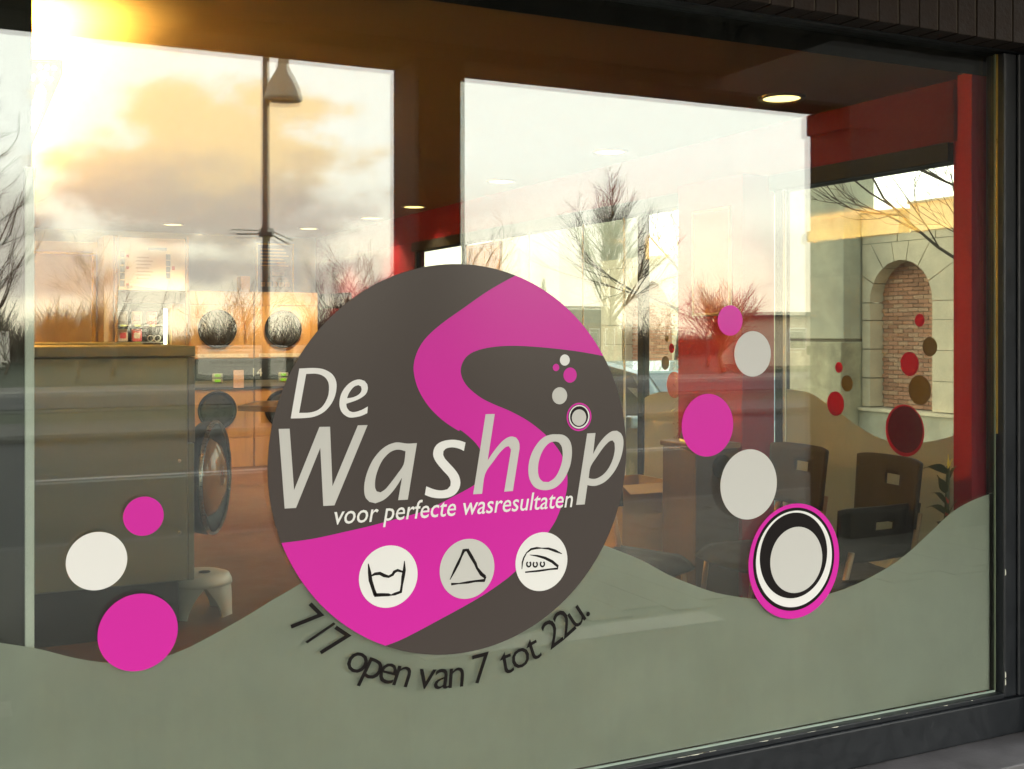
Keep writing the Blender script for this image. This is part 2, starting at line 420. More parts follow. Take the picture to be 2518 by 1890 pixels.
# paving slabs under the portico, picked apart where the window mirrors them
sm = MB().cbox(-0.1482, 0.1482, -0.1482, 0.1482, 0.0, 0.018, 0.002)
for x0_, x1_ in ((-0.9, 0.3), (2.3, 3.12), (3.16, 4.25)):  # pale floor strips added so the window mirrors light bands over the film
    struct(MB().cbox(x0_, x1_, -2.52, -2.28, ZP - 0.05, ZP + 0.006, 0.003).build('added_pale_strip', mat('pale_granite', (0.36, 0.34, 0.3), 0.7, 0.5, 3.0)))
slab0 = sm.build('paving_slab', M_SLAB, pavement)
rng = random.Random(4); first = True
for i in range(18):
    for j in range(16):
        x, y = 3.35 + i * 0.3, -5.9 + j * 0.3 + (0.15 if i % 2 else 0)
        if y > -2.72 or (2.7 < x < 3.4 and y < -3.9): continue
        o = slab0 if first else lnk(slab0.copy(), pavement)
        first = False
        o.location = (x, y, ZP - 0.006 + rng.uniform(-0.0015, 0.0015)); o.rotation_euler = (rng.uniform(-.004, .004), rng.uniform(-.004, .004), rng.uniform(-.006, .006))

# ================================================================== THE SHOP SHELL
XR, YB, ZF, ZC = 3.9, 9.6, 0.17, 2.70
struct(MB().box(-3, XR, 0.1, YB, ZF - 0.25, ZF).build('interior_floor', M_FLOORI))
struct(MB().box(-3, XR + 0.1, 0.06, YB + 0.2, ZC, ZC + 0.25).build('ceiling', M_CEIL))
struct(MB().box(-3, XR + 0.1, 0.054, 0.058, ZC - 0.012, ZC + 0.25).build('edge_cover_strip', M_BLACK))  # black strip added to hide the lit front edge of the ceiling
back = struct(MB().box(-3, XR + 0.2, YB, YB + 0.2, ZF - 0.3, ZC).build('back_wall', M_WALLI))
lw = MB().box(0.02, 0.235, 0.12, YB, ZF, ZC)
struct(lw.build('left_wall', M_WALLW))
struct(MB().box(-3.0, 0.232, 0.075, 0.118, ZF - 0.2, ZC).build('dark_partition_wall', M_DARKW))
pst = MB().cbox(0.212, 0.236, 0.045, 0.072, 0.3, 2.075, 0.003)
tag(pst.build('white_post', M_WHITE), 'slim white post standing at the edge of the dark partition', 'post')
# upper storeys and flank of the building, which keep the low sun off the street
bd = thing('shop_building', 'dark brick building over the shop window with soldier course', 'building', (0, 0, 0))
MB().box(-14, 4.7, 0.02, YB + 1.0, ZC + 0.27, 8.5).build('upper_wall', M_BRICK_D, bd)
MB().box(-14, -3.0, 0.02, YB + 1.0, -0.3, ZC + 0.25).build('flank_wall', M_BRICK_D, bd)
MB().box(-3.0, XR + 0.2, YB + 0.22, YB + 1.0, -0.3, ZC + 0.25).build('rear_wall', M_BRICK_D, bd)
# the pier right of the window
MB().box(4.035, 4.7, -0.15, 0.12, -0.12, 2.775).build('corner_pier', mat('black_blue_panel', (0.012, 0.015, 0.018), 0.4, 0.2, 5.0), bd)
# brick lintel: mortar bed and every soldier brick
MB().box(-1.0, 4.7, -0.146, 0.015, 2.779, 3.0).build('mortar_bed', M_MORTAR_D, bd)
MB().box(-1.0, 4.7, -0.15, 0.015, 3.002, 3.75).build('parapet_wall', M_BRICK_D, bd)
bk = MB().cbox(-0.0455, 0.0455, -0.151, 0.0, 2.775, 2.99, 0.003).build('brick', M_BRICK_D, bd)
first = True; rng = random.Random(8)
for i in range(55):
    x = -0.85 + i * 0.1008
    o = bk if first else lnk(bk.copy(), bd)
    first = False
    o.location = (x, rng.uniform(-0.002, 0.002), rng.uniform(-0.002, 0.002))
# portico: pillars, beam, roof
for nm, x0, x1, lab in (('portico_pillar', -0.90, -0.34, 'dark square portico pillar at the near end of the arcade'),
                        ('portico_pillar', 2.949, 3.297, 'dark square portico pillar mirrored between the two bright openings')):
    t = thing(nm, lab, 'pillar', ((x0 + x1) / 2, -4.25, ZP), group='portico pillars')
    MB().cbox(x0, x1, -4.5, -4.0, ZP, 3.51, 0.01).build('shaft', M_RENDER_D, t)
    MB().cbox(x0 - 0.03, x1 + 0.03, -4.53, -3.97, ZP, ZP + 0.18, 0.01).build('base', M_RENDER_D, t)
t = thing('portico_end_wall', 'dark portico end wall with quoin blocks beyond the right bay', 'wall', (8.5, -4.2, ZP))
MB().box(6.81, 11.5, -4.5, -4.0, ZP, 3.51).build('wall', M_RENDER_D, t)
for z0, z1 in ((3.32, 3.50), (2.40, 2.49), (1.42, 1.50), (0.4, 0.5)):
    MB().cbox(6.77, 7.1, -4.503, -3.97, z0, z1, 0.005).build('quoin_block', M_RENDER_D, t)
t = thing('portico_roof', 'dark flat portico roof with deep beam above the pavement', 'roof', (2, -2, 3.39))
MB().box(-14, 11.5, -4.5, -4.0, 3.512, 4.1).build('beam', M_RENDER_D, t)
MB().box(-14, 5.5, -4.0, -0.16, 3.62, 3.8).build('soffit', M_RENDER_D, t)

# ------------------------------------------------------------------ the shop window
ZG0, ZG1, XG0 = 0.142, 2.764, -0.6
win = thing('shop_window', 'large double glazed shop window in a dark anthracite frame', 'window', (1.9, 0, 0))
MB().cbox(XG0, 4.032, -0.06, 0.05, -0.03, ZG0 - 0.026, 0.006).build('bottom_rail', M_FRAME, win)
MB().cbox(XG0, 4.03, -0.045, 0.052, ZG1 + 0.004, 2.90, 0.004).build('top_rail', M_FRAME, win)
MB().cbox(3.915, 3.985, -0.045, 0.05, ZG0 - 0.024, ZG1 + 0.002, 0.006).build('stile', M_FRAME, win)
MB().cbox(3.988, 4.032, -0.055, 0.05, ZG0 - 0.024, ZG1 + 0.002, 0.006).build('stile', M_FRAME, win)
MB().cbox(XG0, 3.914, -0.046, -0.008, ZG0 - 0.0255, ZG0 - 0.006, 0.003).build('glazing_bead', M_FRAME, win)
MB().box(XG0, 3.9, -0.012, -0.006, ZG0 - 0.0055, ZG0 + 0.001).build('gasket', M_SPACER, win)
MB().box(3.898, 3.9025, -0.012, -0.006, ZG0 + 0.002, ZG1).build('gasket', mat('dark_green_gasket', (0.1, 0.13, 0.08), 0.5, 0.1), win)
MB().box(3.9075, 3.9135, -0.014, -0.008, 1.2, ZG1).build('brass_strip', M_GOLD, win)
MB().box(XG0, 3.908, -0.003, 0.003, ZG0 - 0.005, ZG1 + 0.003).build('outer_pane', M_PANE_D, win)
pn = MB().box(XG0, 3.908, 0.021, 0.027, ZG0 - 0.005, ZG1 + 0.003).build('inner_pane', M_PANE, win)
# sealed units are never quite parallel: the inner pane leans a hair, which doubles the mirrored edges
pn.rotation_euler = (R(-0.105), 0, R(0.035))
# chips of old sealant along the bead
rng = random.Random(12); ch = MB()
for i in range(15):
    x = rng.uniform(2.2, 3.88); w = rng.uniform(0.008, 0.05); h = rng.uniform(0.001, 0.004)
    ch.prism([(x, ZG0 - 0.006), (x + w, ZG0 - 0.006), (x + w * 0.8, ZG0 - 0.006 - h), (x + w * 0.3, ZG0 - 0.006 - h * 0.6)], 'y', -0.0475, -0.0465)
for z in (0.17, 0.2, 0.62):
    ch.prism([(3.916, z), (3.922, z + 0.004), (3.921, z + 0.02), (3.916, z + 0.028)], 'y', -0.0475, -0.0465)
ch.build('sealant_crumbs', mat('old_sealant', (0.6, 0.6, 0.5), 0.8, 0.1), win)
sl_ = thing('stone_sill', 'worn bluestone sill stepping below the window frame', 'sill', (2, -0.2, -0.12))
MB().cbox(-1, 4.7, -0.30, 0.0, -0.075, -0.034, 0.006).build('upper_slab', M_STONE_S, sl_)
MB().cbox(-1, 4.7, -0.55, 0.0, -0.12, -0.077, 0.006).build('lower_slab', M_STONE_S, sl_)

# frosted film with its wavy upper edge
z3 = lambda a, b: (a * .4521, 1100 + b * .4521)
z8 = lambda a, b: (1400 + a * .5054, 1200 + b * .5054)
wave = [z3(0, 1062), z3(200, 1093), z3(400, 1143), z3(560, 1168), z3(700, 1172), z3(850, 1150), z3(970, 1110), z3(1080, 1060), z3(1300, 940), z3(1480, 830), z3(1630, 742),
        (850, 1360), (960, 1305), (1080, 1270), (1200, 1262), (1330, 1285), (1420, 1315), z8(190, 285), z8(350, 350), z8(480, 420), z8(600, 470), z8(720, 510), z8(870, 535), z8(1000, 545), z8(1130, 540), z8(1270, 512), z8(1400, 465),
        z8(1550, 385), z8(1650, 312), z8(1745, 225), z8(1860, 118), z8(1960, 60), z8(2062, 22)]
wv = [G(u, v, 0.016) for u, v in wave]
wv = smooth(wv, 4, 80)[:-3]
poly = [(-0.5, wv[0][1] + 0.08), (-0.2, wv[0][1] + 0.06)] + wv + [(3.897, wv[-1][1]), (3.897, ZG0 - 0.003), (-0.5, ZG0 - 0.003)]
fo = sheet('frosted_film', [poly], M_FILM, 0.016, None, 0.0004)
tag(fo, 'wavy grey green frosted film covering the bottom of the shop window', 'window film')

# ------------------------------------------------------------------ the logo
YD = -0.0036
zA = lambda a, b: (640 + a * .4295, 620 + b * .4295)
z2 = lambda a, b: (640 + a * .27125, 860 + b * .27125)
zs = lambda a, b: (1000 + a * .27125, 960 + b * .27125)
z4 = lambda a, b: (660 + a * .27125, 1260 + b * .27125)
z5 = lambda a, b: (1060 + a * .22604, 1260 + b * .22604)
def GP(f, pts): return [G(*f(*p)) for p in pts]
def ell(u0, u1, v0, v1):
    """centre and radius on the glass of a round spot seen between these limits"""
    a = G(u0, (v0 + v1) / 2); b = G(u1, (v0 + v1) / 2); um = (u0 + u1) / 2
    c1 = G(um, v0); c2 = G(um, v1)
    return ((a[0] + b[0]) / 2, (c1[1] + c2[1]) / 2, ((b[0] - a[0]) + (c1[1] - c2[1])) / 4)
CX, CZ, CR = ell(656, 1539, 649, 1608.5)
logo = thing('round_logo_sticker', 'big round brown and pink laundry logo sticker with white lettering', 'sticker', (CX, 0, CZ - CR))
sheet('disc', [circ(CX, CZ, CR, 160)], M_VBROWN, YD - 0.0002, logo)
lb = GP(zA, [(1455, 143), (1380, 175), (1280, 235), (1160, 320), (1040, 405), (950, 485), (900, 560), (876, 640), (880, 710), (905, 790), (960, 880), (1040, 960), (1130, 1020)]) + \
     GP(zs, [(480, 355), (570, 425), (640, 500), (680, 580), (695, 660), (685, 740), (655, 805), (605, 855), (540, 895), (450, 943), (330, 1005)]) + \
     GP(z2, [(1500, 1452), (1330, 1503), (1000, 1592)]) + GP(z4, [(700, 170), (400, 235), (127, 268)])
rb = GP(zA, [(1955, 597), (1800, 565), (1600, 543), (1440, 535), (1320, 543), (1230, 565), (1175, 600), (1147, 655), (1150, 710), (1185, 770), (1260, 832), (1340, 872), (1430, 910), (1530, 965), (1620, 1035), (1690, 1110), (1735, 1190), (1755, 1290), (1745, 1390), (1710, 1480)]) + \
     GP(z5, [(1385, 0), (1340, 100), (1270, 210), (1180, 350), (1060, 500), (915, 632), (800, 730), (600, 870), (400, 990), (200, 1100)]) + GP(z4, [(1240, 1130), (1055, 1206)])
def onrim(p, r=CR * 0.9993):
    a = math.atan2(p[1] - CZ, p[0] - CX); return a, (CX + r * math.cos(a), CZ + r * math.sin(a))
def openspline(pts, n=4):
    P = [Vector(p) for p in pts]; o = []
    for i in range(len(P) - 1):
        p0 = P[max(i - 1, 0)]; p1, p2 = P[i], P[i + 1]; p3 = P[min(i + 2, len(P) - 1)]
        for k in range(n):
            t = k / n
            o.append(tuple(0.5 * ((2 * p1) + (p2 - p0) * t + (2 * p0 - 5 * p1 + 4 * p2 - p3) * t * t + (3 * p1 - p0 - 3 * p2 + p3) * t ** 3)))
    return o + [tuple(P[-1])]
aL0, lb[0] = onrim(lb[0]); aL1, lb[-1] = onrim(lb[-1]); aR0, rb[0] = onrim(rb[0]); aR1, rb[-1] = onrim(rb[-1])
def arc(a0, a1, n=24):
    while a1 - a0 > math.pi: a1 -= 2 * math.pi
    while a1 - a0 < -math.pi: a1 += 2 * math.pi
    return [(CX + CR * 0.9993 * math.cos(a0 + (a1 - a0) * k / n), CZ + CR * 0.9993 * math.sin(a0 + (a1 - a0) * k / n)) for k in range(1, n)]
ribbon = openspline(lb) + arc(aL1, aR1) + openspline(rb)[::-1] + arc(aR0, aL0)
sheet('ribbon', [ribbon], M_VPINK, YD - 0.0007, logo)
YL = YD - 0.0013
LET = {
 'D': (z2, M_VWHITE, [[(350, 168), (470, 163), (560, 172), (630, 205), (670, 250), (687, 310), (680, 390), (655, 460), (615, 520), (560, 570), (480, 605), (390, 617), (272, 620)],
        [(412, 217), (500, 215), (560, 232), (600, 268), (618, 320), (615, 395), (595, 455), (560, 510), (510, 548), (440, 567), (348, 570)]]),
 'e': (z2, M_VWHITE, [[(970, 512), (965, 572), (910, 597), (850, 610), (800, 610), (755, 585), (725, 545), (713, 490), (722, 420), (750, 360), (795, 308), (845, 277), (895, 267), (940, 280), (965, 310), (970, 350), (955, 395), (915, 430), (860, 458), (775, 487), (780, 520), (800, 550), (830, 562), (870, 558), (920, 540)],
        [(782, 438), (795, 400), (820, 360), (850, 330), (885, 318), (908, 330), (915, 355), (905, 385), (875, 412), (830, 430)]]),
 'W': (z2, M_VSILVER, [[(163, 715), (262, 713), (302, 1270), (532, 697), (628, 695), (650, 1235), (880, 683), (968, 680), (668, 1407), (567, 1412), (540, 885), (320, 1430), (217, 1436)]]),
 'a': (z2, M_VSILVER, [[(1415, 843), (1332, 1355), (1245, 1360), (1280, 1155), (1230, 1235), (1170, 1310), (1110, 1360), (1040, 1388), (985, 1375), (950, 1335), (937, 1270), (945, 1180), (975, 1080), (1020, 990), (1080, 915), (1140, 868), (1200, 843), (1250, 837), (1330, 848)],
        [(1312, 918), (1295, 1035), (1240, 1120), (1180, 1200), (1130, 1260), (1085, 1290), (1050, 1280), (1035, 1240), (1040, 1160), (1065, 1075), (1105, 995), (1160, 935), (1210, 908), (1260, 903)]]),
 's': (z2, M_VWHITE, [[(1855, 838), (1840, 915), (1800, 895), (1740, 882), (1685, 890), (1655, 915), (1652, 950), (1670, 985), (1710, 1030), (1760, 1085), (1795, 1140), (1808, 1200), (1795, 1260), (1755, 1310), (1695, 1337), (1620, 1343), (1550, 1335), (1487, 1312), (1500, 1235), (1570, 1262), (1635, 1272), (1690, 1262), (1718, 1230), (1720, 1190), (1700, 1145), (1650, 1090), (1600, 1030), (1570, 980), (1562, 935), (1575, 885), (1610, 845), (1670, 820), (1740, 813), (1800, 820)]]),
 'h': (zs, M_VSILVER, [[(710, 213), (793, 211), (728, 632), (780, 555), (840, 480), (890, 435), (940, 415), (985, 425), (1010, 460), (1017, 515), (1005, 600), (957, 908), (878, 915), (935, 570), (935, 525), (920, 503), (890, 512), (840, 560), (780, 640), (705, 755), (678, 933), (597, 938)]]),
 'o': (zs, M_VSILVER, [[(1350, 395), (1410, 400), (1455, 430), (1483, 480), (1492, 560), (1480, 660), (1450, 745), (1405, 820), (1345, 875), (1270, 900), (1200, 895), (1145, 865), (1110, 805), (1097, 730), (1105, 640), (1135, 550), (1185, 470), (1240, 420), (1300, 398)],
        [(1340, 460), (1375, 470), (1400, 510), (1408, 575), (1400, 650), (1370, 735), (1330, 795), (1280, 828), (1230, 825), (1200, 795), (1185, 740), (1188, 660), (1210, 580), (1245, 515), (1290, 472)]]),
 'p': (zs, M_VSILVER, [[(1630, 388), (1705, 383), (1683, 575), (1730, 490), (1790, 415), (1850, 370), (1900, 363), (1935, 385), (1955, 430), (1957, 500), (1940, 590), (1905, 680), (1855, 760), (1790, 825), (1720, 858), (1670, 862), (1632, 855), (1607, 1030), (1530, 1034)],
        [(1660, 690), (1720, 595), (1780, 510), (1830, 460), (1860, 450), (1878, 475), (1880, 540), (1862, 620), (1825, 700), (1775, 760), (1715, 795), (1670, 798), (1643, 790)]]),
}
for k_, (f, m, loops) in LET.items():
    L_ = [smooth(GP(f, lp), 4) for lp in loops]
    sheet('letter', L_, m, YL, logo)
# tag line
b0 = G(*z2(668, 1580)); b1 = G(*zs(1500, 1052))
wdt = b1[0] - b0[0]; sl_z = (b1[1] - b0[1]) / wdt
text_on('tag_line', 'voor perfecte wasresultaten', 0.083, M_VWHITE, lambda a, b: (b0[0] + a, YL, b0[1] + b + a * sl_z), logo, shear=0.2, bold=0.0004, fit=wdt)
# small bubbles on the disc
def spot(parent, name, lim, m, y, n=48):
    x, z, r = ell(*lim); return sheet(name, [circ(x, z, r, n)], m, y, parent)
def lim(f, a0, a1, b0, b1):
    p, q = f(a0, b0), f(a1, b1); return (p[0], q[0], p[1], q[1])
spot(logo, 'bubble', lim(zA, 1710, 1769, 586, 647), M_VWHITE, YL)
spot(logo, 'bubble', lim(zA, 1672, 1707, 637, 681), M_VPINK, YL)
spot(logo, 'bubble', lim(zA, 1731, 1808, 660, 745), M_VPINK, YL)
spot(logo, 'bubble', lim(zA, 1667, 1753, 772, 869), M_VSILVER, YL)
rg = spot(logo, 'bubble_ring', lim(zs, 1445, 1667, 108, 367), M_VPINK, YL)
for i, (l_, m_) in enumerate(((lim(zs, 1456, 1655, 125, 349), M_VBLACK), (lim(zs, 1462, 1650, 130, 343), M_VWHITE), (lim(zs, 1473, 1637, 140, 329), M_VBLACK), (lim(zs, 1489, 1618, 169, 318), M_VSILVER))):
    spot(rg, 'ring_layer', l_, m_, YL - 0.0005 * (i + 1))
# care symbols
def strokes(name, f, lines, parent, y):
    mb = []
    for ln in lines:
        pts = [Vector(G(*f(a, b))) for a, b, w in ln]; ws = [w * 0.5 for a, b, w in ln]
        lft, rgt = [], []
        for i, p_ in enumerate(pts):
            t = (pts[min(i + 1, len(pts) - 1)] - pts[max(i - 1, 0)]).normalized(); nrm = Vector((-t.y, t.x))
            sc_ = 0.00041 * ws[i]
            lft.append(tuple(p_ + nrm * sc_)); rgt.append(tuple(p_ - nrm * sc_))
        mb.append(lft + rgt[::-1])
    m = MB()
    for lp in mb:
        n = len(lp) // 2
        vs = [(a, y, b) for a, b in lp]
        m.add(vs, [(i, i + 1, len(lp) - 2 - i, len(lp) - 1 - i) for i in range(n - 1)])
    return m.build(name, M_VBLACK, parent)
t1 = spot(logo, 'wash_symbol', lim(z4, 815, 1348, 297, 858), M_VWHITE, YL, 64)
strokes('symbol_line', z4, [[(900, 460, 6), (912, 540, 26), (920, 610, 30), (945, 690, 26), (965, 745, 30)], [(955, 745, 28), (1020, 742, 26), (1085, 742, 22), (1110, 745, 8)],
        [(1105, 745, 10), (1140, 735, 22), (1195, 715, 24), (1205, 650, 18), (1215, 580, 28), (1226, 520, 26), (1228, 435, 6)],
        [(925, 572, 12), (960, 553, 22), (1005, 548, 26), (1045, 568, 26), (1085, 578, 20), (1120, 560, 22), (1135, 535, 24), (1165, 520, 22), (1215, 535, 14)]], t1, YL - 0.0006)
t2 = spot(logo, 'bleach_symbol', lim(z4, 1547, 2043, 237, 778), M_VSILVER, YL, 64)
strokes('symbol_line', z4, [[(1640, 605, 6), (1680, 525, 20), (1715, 455, 24), (1742, 395, 18), (1765, 340, 28), (1798, 335, 20)], [(1795, 330, 26), (1835, 400, 28), (1870, 460, 24), (1885, 500, 20), (1925, 555, 30), (1958, 580, 26)],
        [(1960, 575, 22), (1950, 612, 26), (1870, 618, 16), (1800, 630, 20), (1720, 640, 10), (1650, 646, 20)]], t2, YL - 0.0006)
t3 = spot(logo, 'iron_symbol', lim(z5, 910, 1476, 213, 848), M_VWHITE, YL, 64)
strokes('symbol_line', lambda a, b: z4((z5(a, b)[0] - 660) / .27125, (z5(a, b)[1] - 1260) / .27125),
        [[(980, 612, 6), (985, 540, 14), (1000, 490, 14), (1030, 435, 10), (1080, 395, 18), (1140, 382, 18), (1195, 384, 8), (1270, 388, 18), (1340, 412, 22), (1415, 445, 6)],
         [(1065, 457, 4), (1150, 468, 16), (1230, 490, 22), (1310, 530, 24), (1370, 580, 22), (1368, 605, 18), (1290, 612, 14), (1170, 630, 16), (1015, 645, 12)]], t3, YL - 0.0006)
for cx_, cy_ in ((1054, 558), (1125, 560), (1203, 556)):
    strokes('symbol_dot', z5, [[(cx_ + 22 * math.cos(q), cy_ + 28 * math.sin(q), 14) for q in [R(d) for d in range(-60, 270, 30)]]], t3, YL - 0.0006)

# opening hours along the rim
hrs = thing('opening_hours_lettering', 'black opening hours lettering curved under the round logo', 'lettering', (CX, 0, CZ - CR - 0.2))
txt = '7/7 open van 7 tot 22u.'
bp_ = G(*z4(1585, 1592)); RB = math.hypot(bp_[0] - CX, bp_[1] - CZ)
pa = G(*z4(205, 975)); pb = G(*z5(1760, 1115))
a_s = math.atan2(pa[1] - CZ, pa[0] - CX); a_e = math.atan2(pb[1] - CZ, pb[0] - CX)
if a_s > 0: a_s -= 2 * math.pi
if a_e > 0: a_e -= 2 * math.pi
SZ = 0.138
adv = []; pos = 0.0
for ch_ in txt:
    if ch_ == ' ': w_ = 0.30 * SZ
    else:
        vs, fs = glyphs(ch_, SZ); w_ = max(v[0] for v in vs) - min(v[0] for v in vs) + (0.22 if ch_ in '7/' else 0.085) * SZ
    adv.append((pos, w_)); pos += w_
tot = pos
for ch_, (p0_, w_) in zip(txt, adv):
    if ch_ == ' ': continue
    th = a_s + (a_e - a_s) * ((p0_ + w_ / 2) / tot)
    er = Vector((math.cos(th), math.sin(th))); et = Vector((-math.sin(th), math.cos(th)))
    vs, fs = glyphs(ch_, SZ, 0.06, -0.0004)
    x0_ = (min(v[0] for v in vs) + max(v[0] for v in vs)) / 2
    m = MB()
    m.add([(CX + er.x * (RB - v[1]) + et.x * (v[0] - x0_), YD - 0.0005, CZ + er.y * (RB - v[1]) + et.y * (v[0] - x0_)) for v in vs], fs)
    m.build('letter', M_VBLACK, hrs)

# loose bubbles stuck on the front glass
def bubble(lim_, m, label):
    x, z, r = ell(*lim_)
    o = sheet('bubble_sticker', [circ(x, z, r, 72)], m, YD - 0.0002)
    return tag(o, label, 'sticker', 'round stickers on the front glass')
bubble(lim(z3, 670, 888, 265, 480), M_VPINK, 'small pink round sticker above the white one near the grey washer')
bubble(lim(z3, 358, 690, 457, 776), M_VWHITE, 'white round sticker on the front glass before the grey washer')
bubble(lim(z3, 530, 965, 793, 1215), M_VPINK, 'large pink round sticker overlapping the film below the grey washer')
zR = lambda a, b: (1400 + a * .27125, 680 + b * .27125)
z6 = lambda a, b: (1500 + a * .22604, 1000 + b * .22604)
bubble(lim(zR, 1340, 1563, 258, 535), M_VPINK, 'smallest pink round sticker, topmost of the rising bubbles')
bubble(lim(zR, 1490, 1820, 493, 905), M_VSILVER, 'pale grey round sticker just below the topmost pink bubble')
bubble(lim(zR, 1012, 1480, 1063, 1628), M_VPINK, 'large pink round sticker between the two pale grey bubbles')
bubble(lim(z6, 1193, 1808, 462, 1222), M_VSILVER, 'larger pale grey round sticker touching above the ringed bubble')
x_, zz_, r_ = ell(*lim(z8, 868, 1310, 75, 633))
ring = thing('ringed_bubble_sticker', 'big ringed bubble sticker in pink, black and white', 'sticker', (x_, 0, zz_ - r_))
for i, (l_, m_, nm) in enumerate(((lim(z8, 868, 1310, 75, 633), M_VPINK, 'pink_disc'), (lim(z8, 888, 1287, 97, 592), M_VBLACK, 'black_disc'), (lim(z8, 903, 1274, 110, 576), M_VWHITE, 'white_disc'), (lim(z8, 920, 1252, 121, 531), M_VBLACK, 'black_disc'), (lim(z8, 972, 1226, 188, 507), M_VSILVER, 'white_disc'))):
    spot(ring, nm, l_, m_, YD - 0.0002 - 0.0005 * i, 96)

# ================================================================== SIDE WALL AND SIDE GLAZING (x = 3.9)
HZ = 2.35
sw = MB()
sw.box(XR, XR + 0.1, 0.14, YB, HZ + 0.085, ZC)                   # red wall above the glazing
sw.box(XR, XR + 0.1, 6.5, YB, ZF - 0.3, HZ + 0.083)                # solid red end
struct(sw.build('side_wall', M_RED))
struct(MB().box(3.845, 3.99, 0.06, 0.135, ZF - 0.2, ZC - 0.002).box(3.9, 3.99, 0.136, 0.207, ZF - 0.2, ZC - 0.002).build('red_corner_post', M_RED_LIT))
struct(MB().box(3.70, 3.905, 1.405, 1.98, ZF, HZ + 0.08).build('red_pier', M_RED_LIT))
swn = thing('side_window', 'tall side glazing along the red wall under a black head beam', 'window', (XR, 3, 0))
MB().cbox(XR - 0.03, XR + 0.09, 0.21, 6.5, HZ, HZ + 0.082, 0.004).build('head_beam', M_BLACK, swn)
MB().cbox(XR - 0.02, XR + 0.08, 0.21, 6.5, 0.02, 0.1, 0.004).build('sill_rail', M_BLACK, swn)
for y0, y1, m_ in ((1.315, 1.333, mat('pale_mullion', (0.6, 0.6, 0.5), 0.4, 0.05)), (1.335, 1.395, M_BLACK), (2.66, 2.72, M_BLACK), (2.872, 2.888, _m['pale_mullion']), (3.4, 3.416, _m['pale_mullion']), (4.2, 4.22, _m['pale_mullion']), (5.4, 5.44, M_BLACK), (6.46, 6.5, M_BLACK)):
    MB().box(XR + 0.003, XR + 0.011 + (0.04 if y1 - y0 > 0.03 else 0), y0, y1, 0.1, HZ).build('mullion', m_, swn)
for y0, y1 in ((0.207, 1.313), (1.99, 2.658), (2.89, 3.398), (3.418, 4.198), (4.222, 5.398), (5.442, 6.458)):
    MB().box(XR + 0.012, XR + 0.018, y0, y1, 0.1, HZ).build('pane', M_PANE_S, swn)
# gold tinsel down the pier edge
tn = MB(); rng = random.Random(3)
for i in range(150):
    z = 0.9 + i * 0.0095; a = rng.uniform(0, 6.28); l = rng.uniform(0.012, 0.03)
    c0 = Vector((3.69, 1.99, z)); d_ = Vector((math.cos(a) * l, math.sin(a) * l * .6, rng.uniform(-l, l)))
    w_ = Vector((rng.uniform(-.003, .003), rng.uniform(-.003, .003), .003))
    tn.add([c0, c0 + d_ + w_, c0 + d_ - w_], [(0, 1, 2)])
tag(tn.build('tinsel_garland', mat('gold_tinsel', (0.9, 0.6, 0.12), 0.25, 0.1, metal=0.9), fix=False), 'thin gold tinsel garland hanging down the red pier edge', 'garland')
# film and bubbles on the side glazing
zW = lambda a, b: (1500 + a * .4602, 700 + b * .4602)
xs = XR + 0.004
sw1 = [S(*zW(a, b), xs) for a, b in ((1840, 803), (1780, 822), (1700, 838), (1600, 843), (1500, 835), (1420, 810), (1350, 770), (1280, 722), (1200, 665), (1130, 615), (1060, 575), (945, 555))]
f1 = sheet('side_film', [openspline(sw1) + [(1.312, 0.105), (0.21, 0.105)]], M_FILM_S, xs, None, 0.0004, 'x')
tag(f1, 'wavy beige frosted film on the near side pane behind the chairs', 'window film', 'frosted film on the side glazing')
sw2 = [S(*zW(a, b), xs) for a, b in ((410, 592), (350, 580), (290, 570), (230, 582), (185, 604))]
f2 = sheet('side_film', [openspline(sw2) + [(2.655, 0.105), (1.995, 0.105)]], M_FILM_S, xs, None, 0.0004, 'x')
tag(f2, 'narrow beige frosted film on the side pane left of the red pier', 'window film', 'frosted film on the side glazing')
sw3 = [(2.895, 1.02), (3.1, 0.98), (3.3, 1.0), (3.395, 1.04)]
f3 = sheet('side_film', [openspline(sw3) + [(3.395, 0.105), (2.895, 0.105)]], M_FILM_S, xs, None, 0.0004, 'x')
tag(f3, 'beige frosted film on the far side pane beside the logo rim', 'window film', 'frosted film on the side glazing')
def sbub(f, a0, a1, b0, b1, m, label, x=XR + 0.002):
    p, q = f(a0, b0), f(a1, b1)
    y0, y1 = S(q[0], (p[1] + q[1]) / 2, x)[0], S(p[0], (p[1] + q[1]) / 2, x)[0]
    um = (p[0] + q[0]) / 2; za, zb = S(um, p[1], x)[1], S(um, q[1], x)[1]
    o = sheet('side_bubble_sticker', [circ((y0 + y1) / 2, (za + zb) / 2, ((y1 - y0) + (za - zb)) / 4, 56)], m, x, None, 0.0003, 'x')
    return tag(o, label, 'sticker', 'round stickers on the side glazing')
sbub(zW, 1628, 1681, 155, 224, M_TRED, 'small red round sticker high on the brick arch pane')
sbub(zW, 1670, 1748, 278, 383, M_TGOLD, 'ochre round sticker beside the small red one over the arch')
sbub(zW, 1552, 1650, 358, 487, M_TRED, 'red round sticker in the middle of the brick arch')
sbub(zW, 1594, 1716, 485, 640, M_TGOLD, 'large ochre round sticker low over the brick arch')
sbub(zW, 1472, 1680, 640, 917, M_TRED, 'bright red rim of the big dark round sticker above the chairs')
sbub(zW, 1484, 1672, 650, 896, M_TDARK, 'big dark red round sticker on the side pane above the chairs', XR + 0.0010)
sbub(zW, 1203, 1243, 413, 470, M_TRED, 'small red round sticker over the lichened plinth')
sbub(zW, 1236, 1297, 483, 570, M_TGOLD, 'ochre round sticker over the plinth below the small red one')
sbub(zW, 1160, 1251, 569, 700, M_TRED, 'red round sticker at the film edge over the plinth')
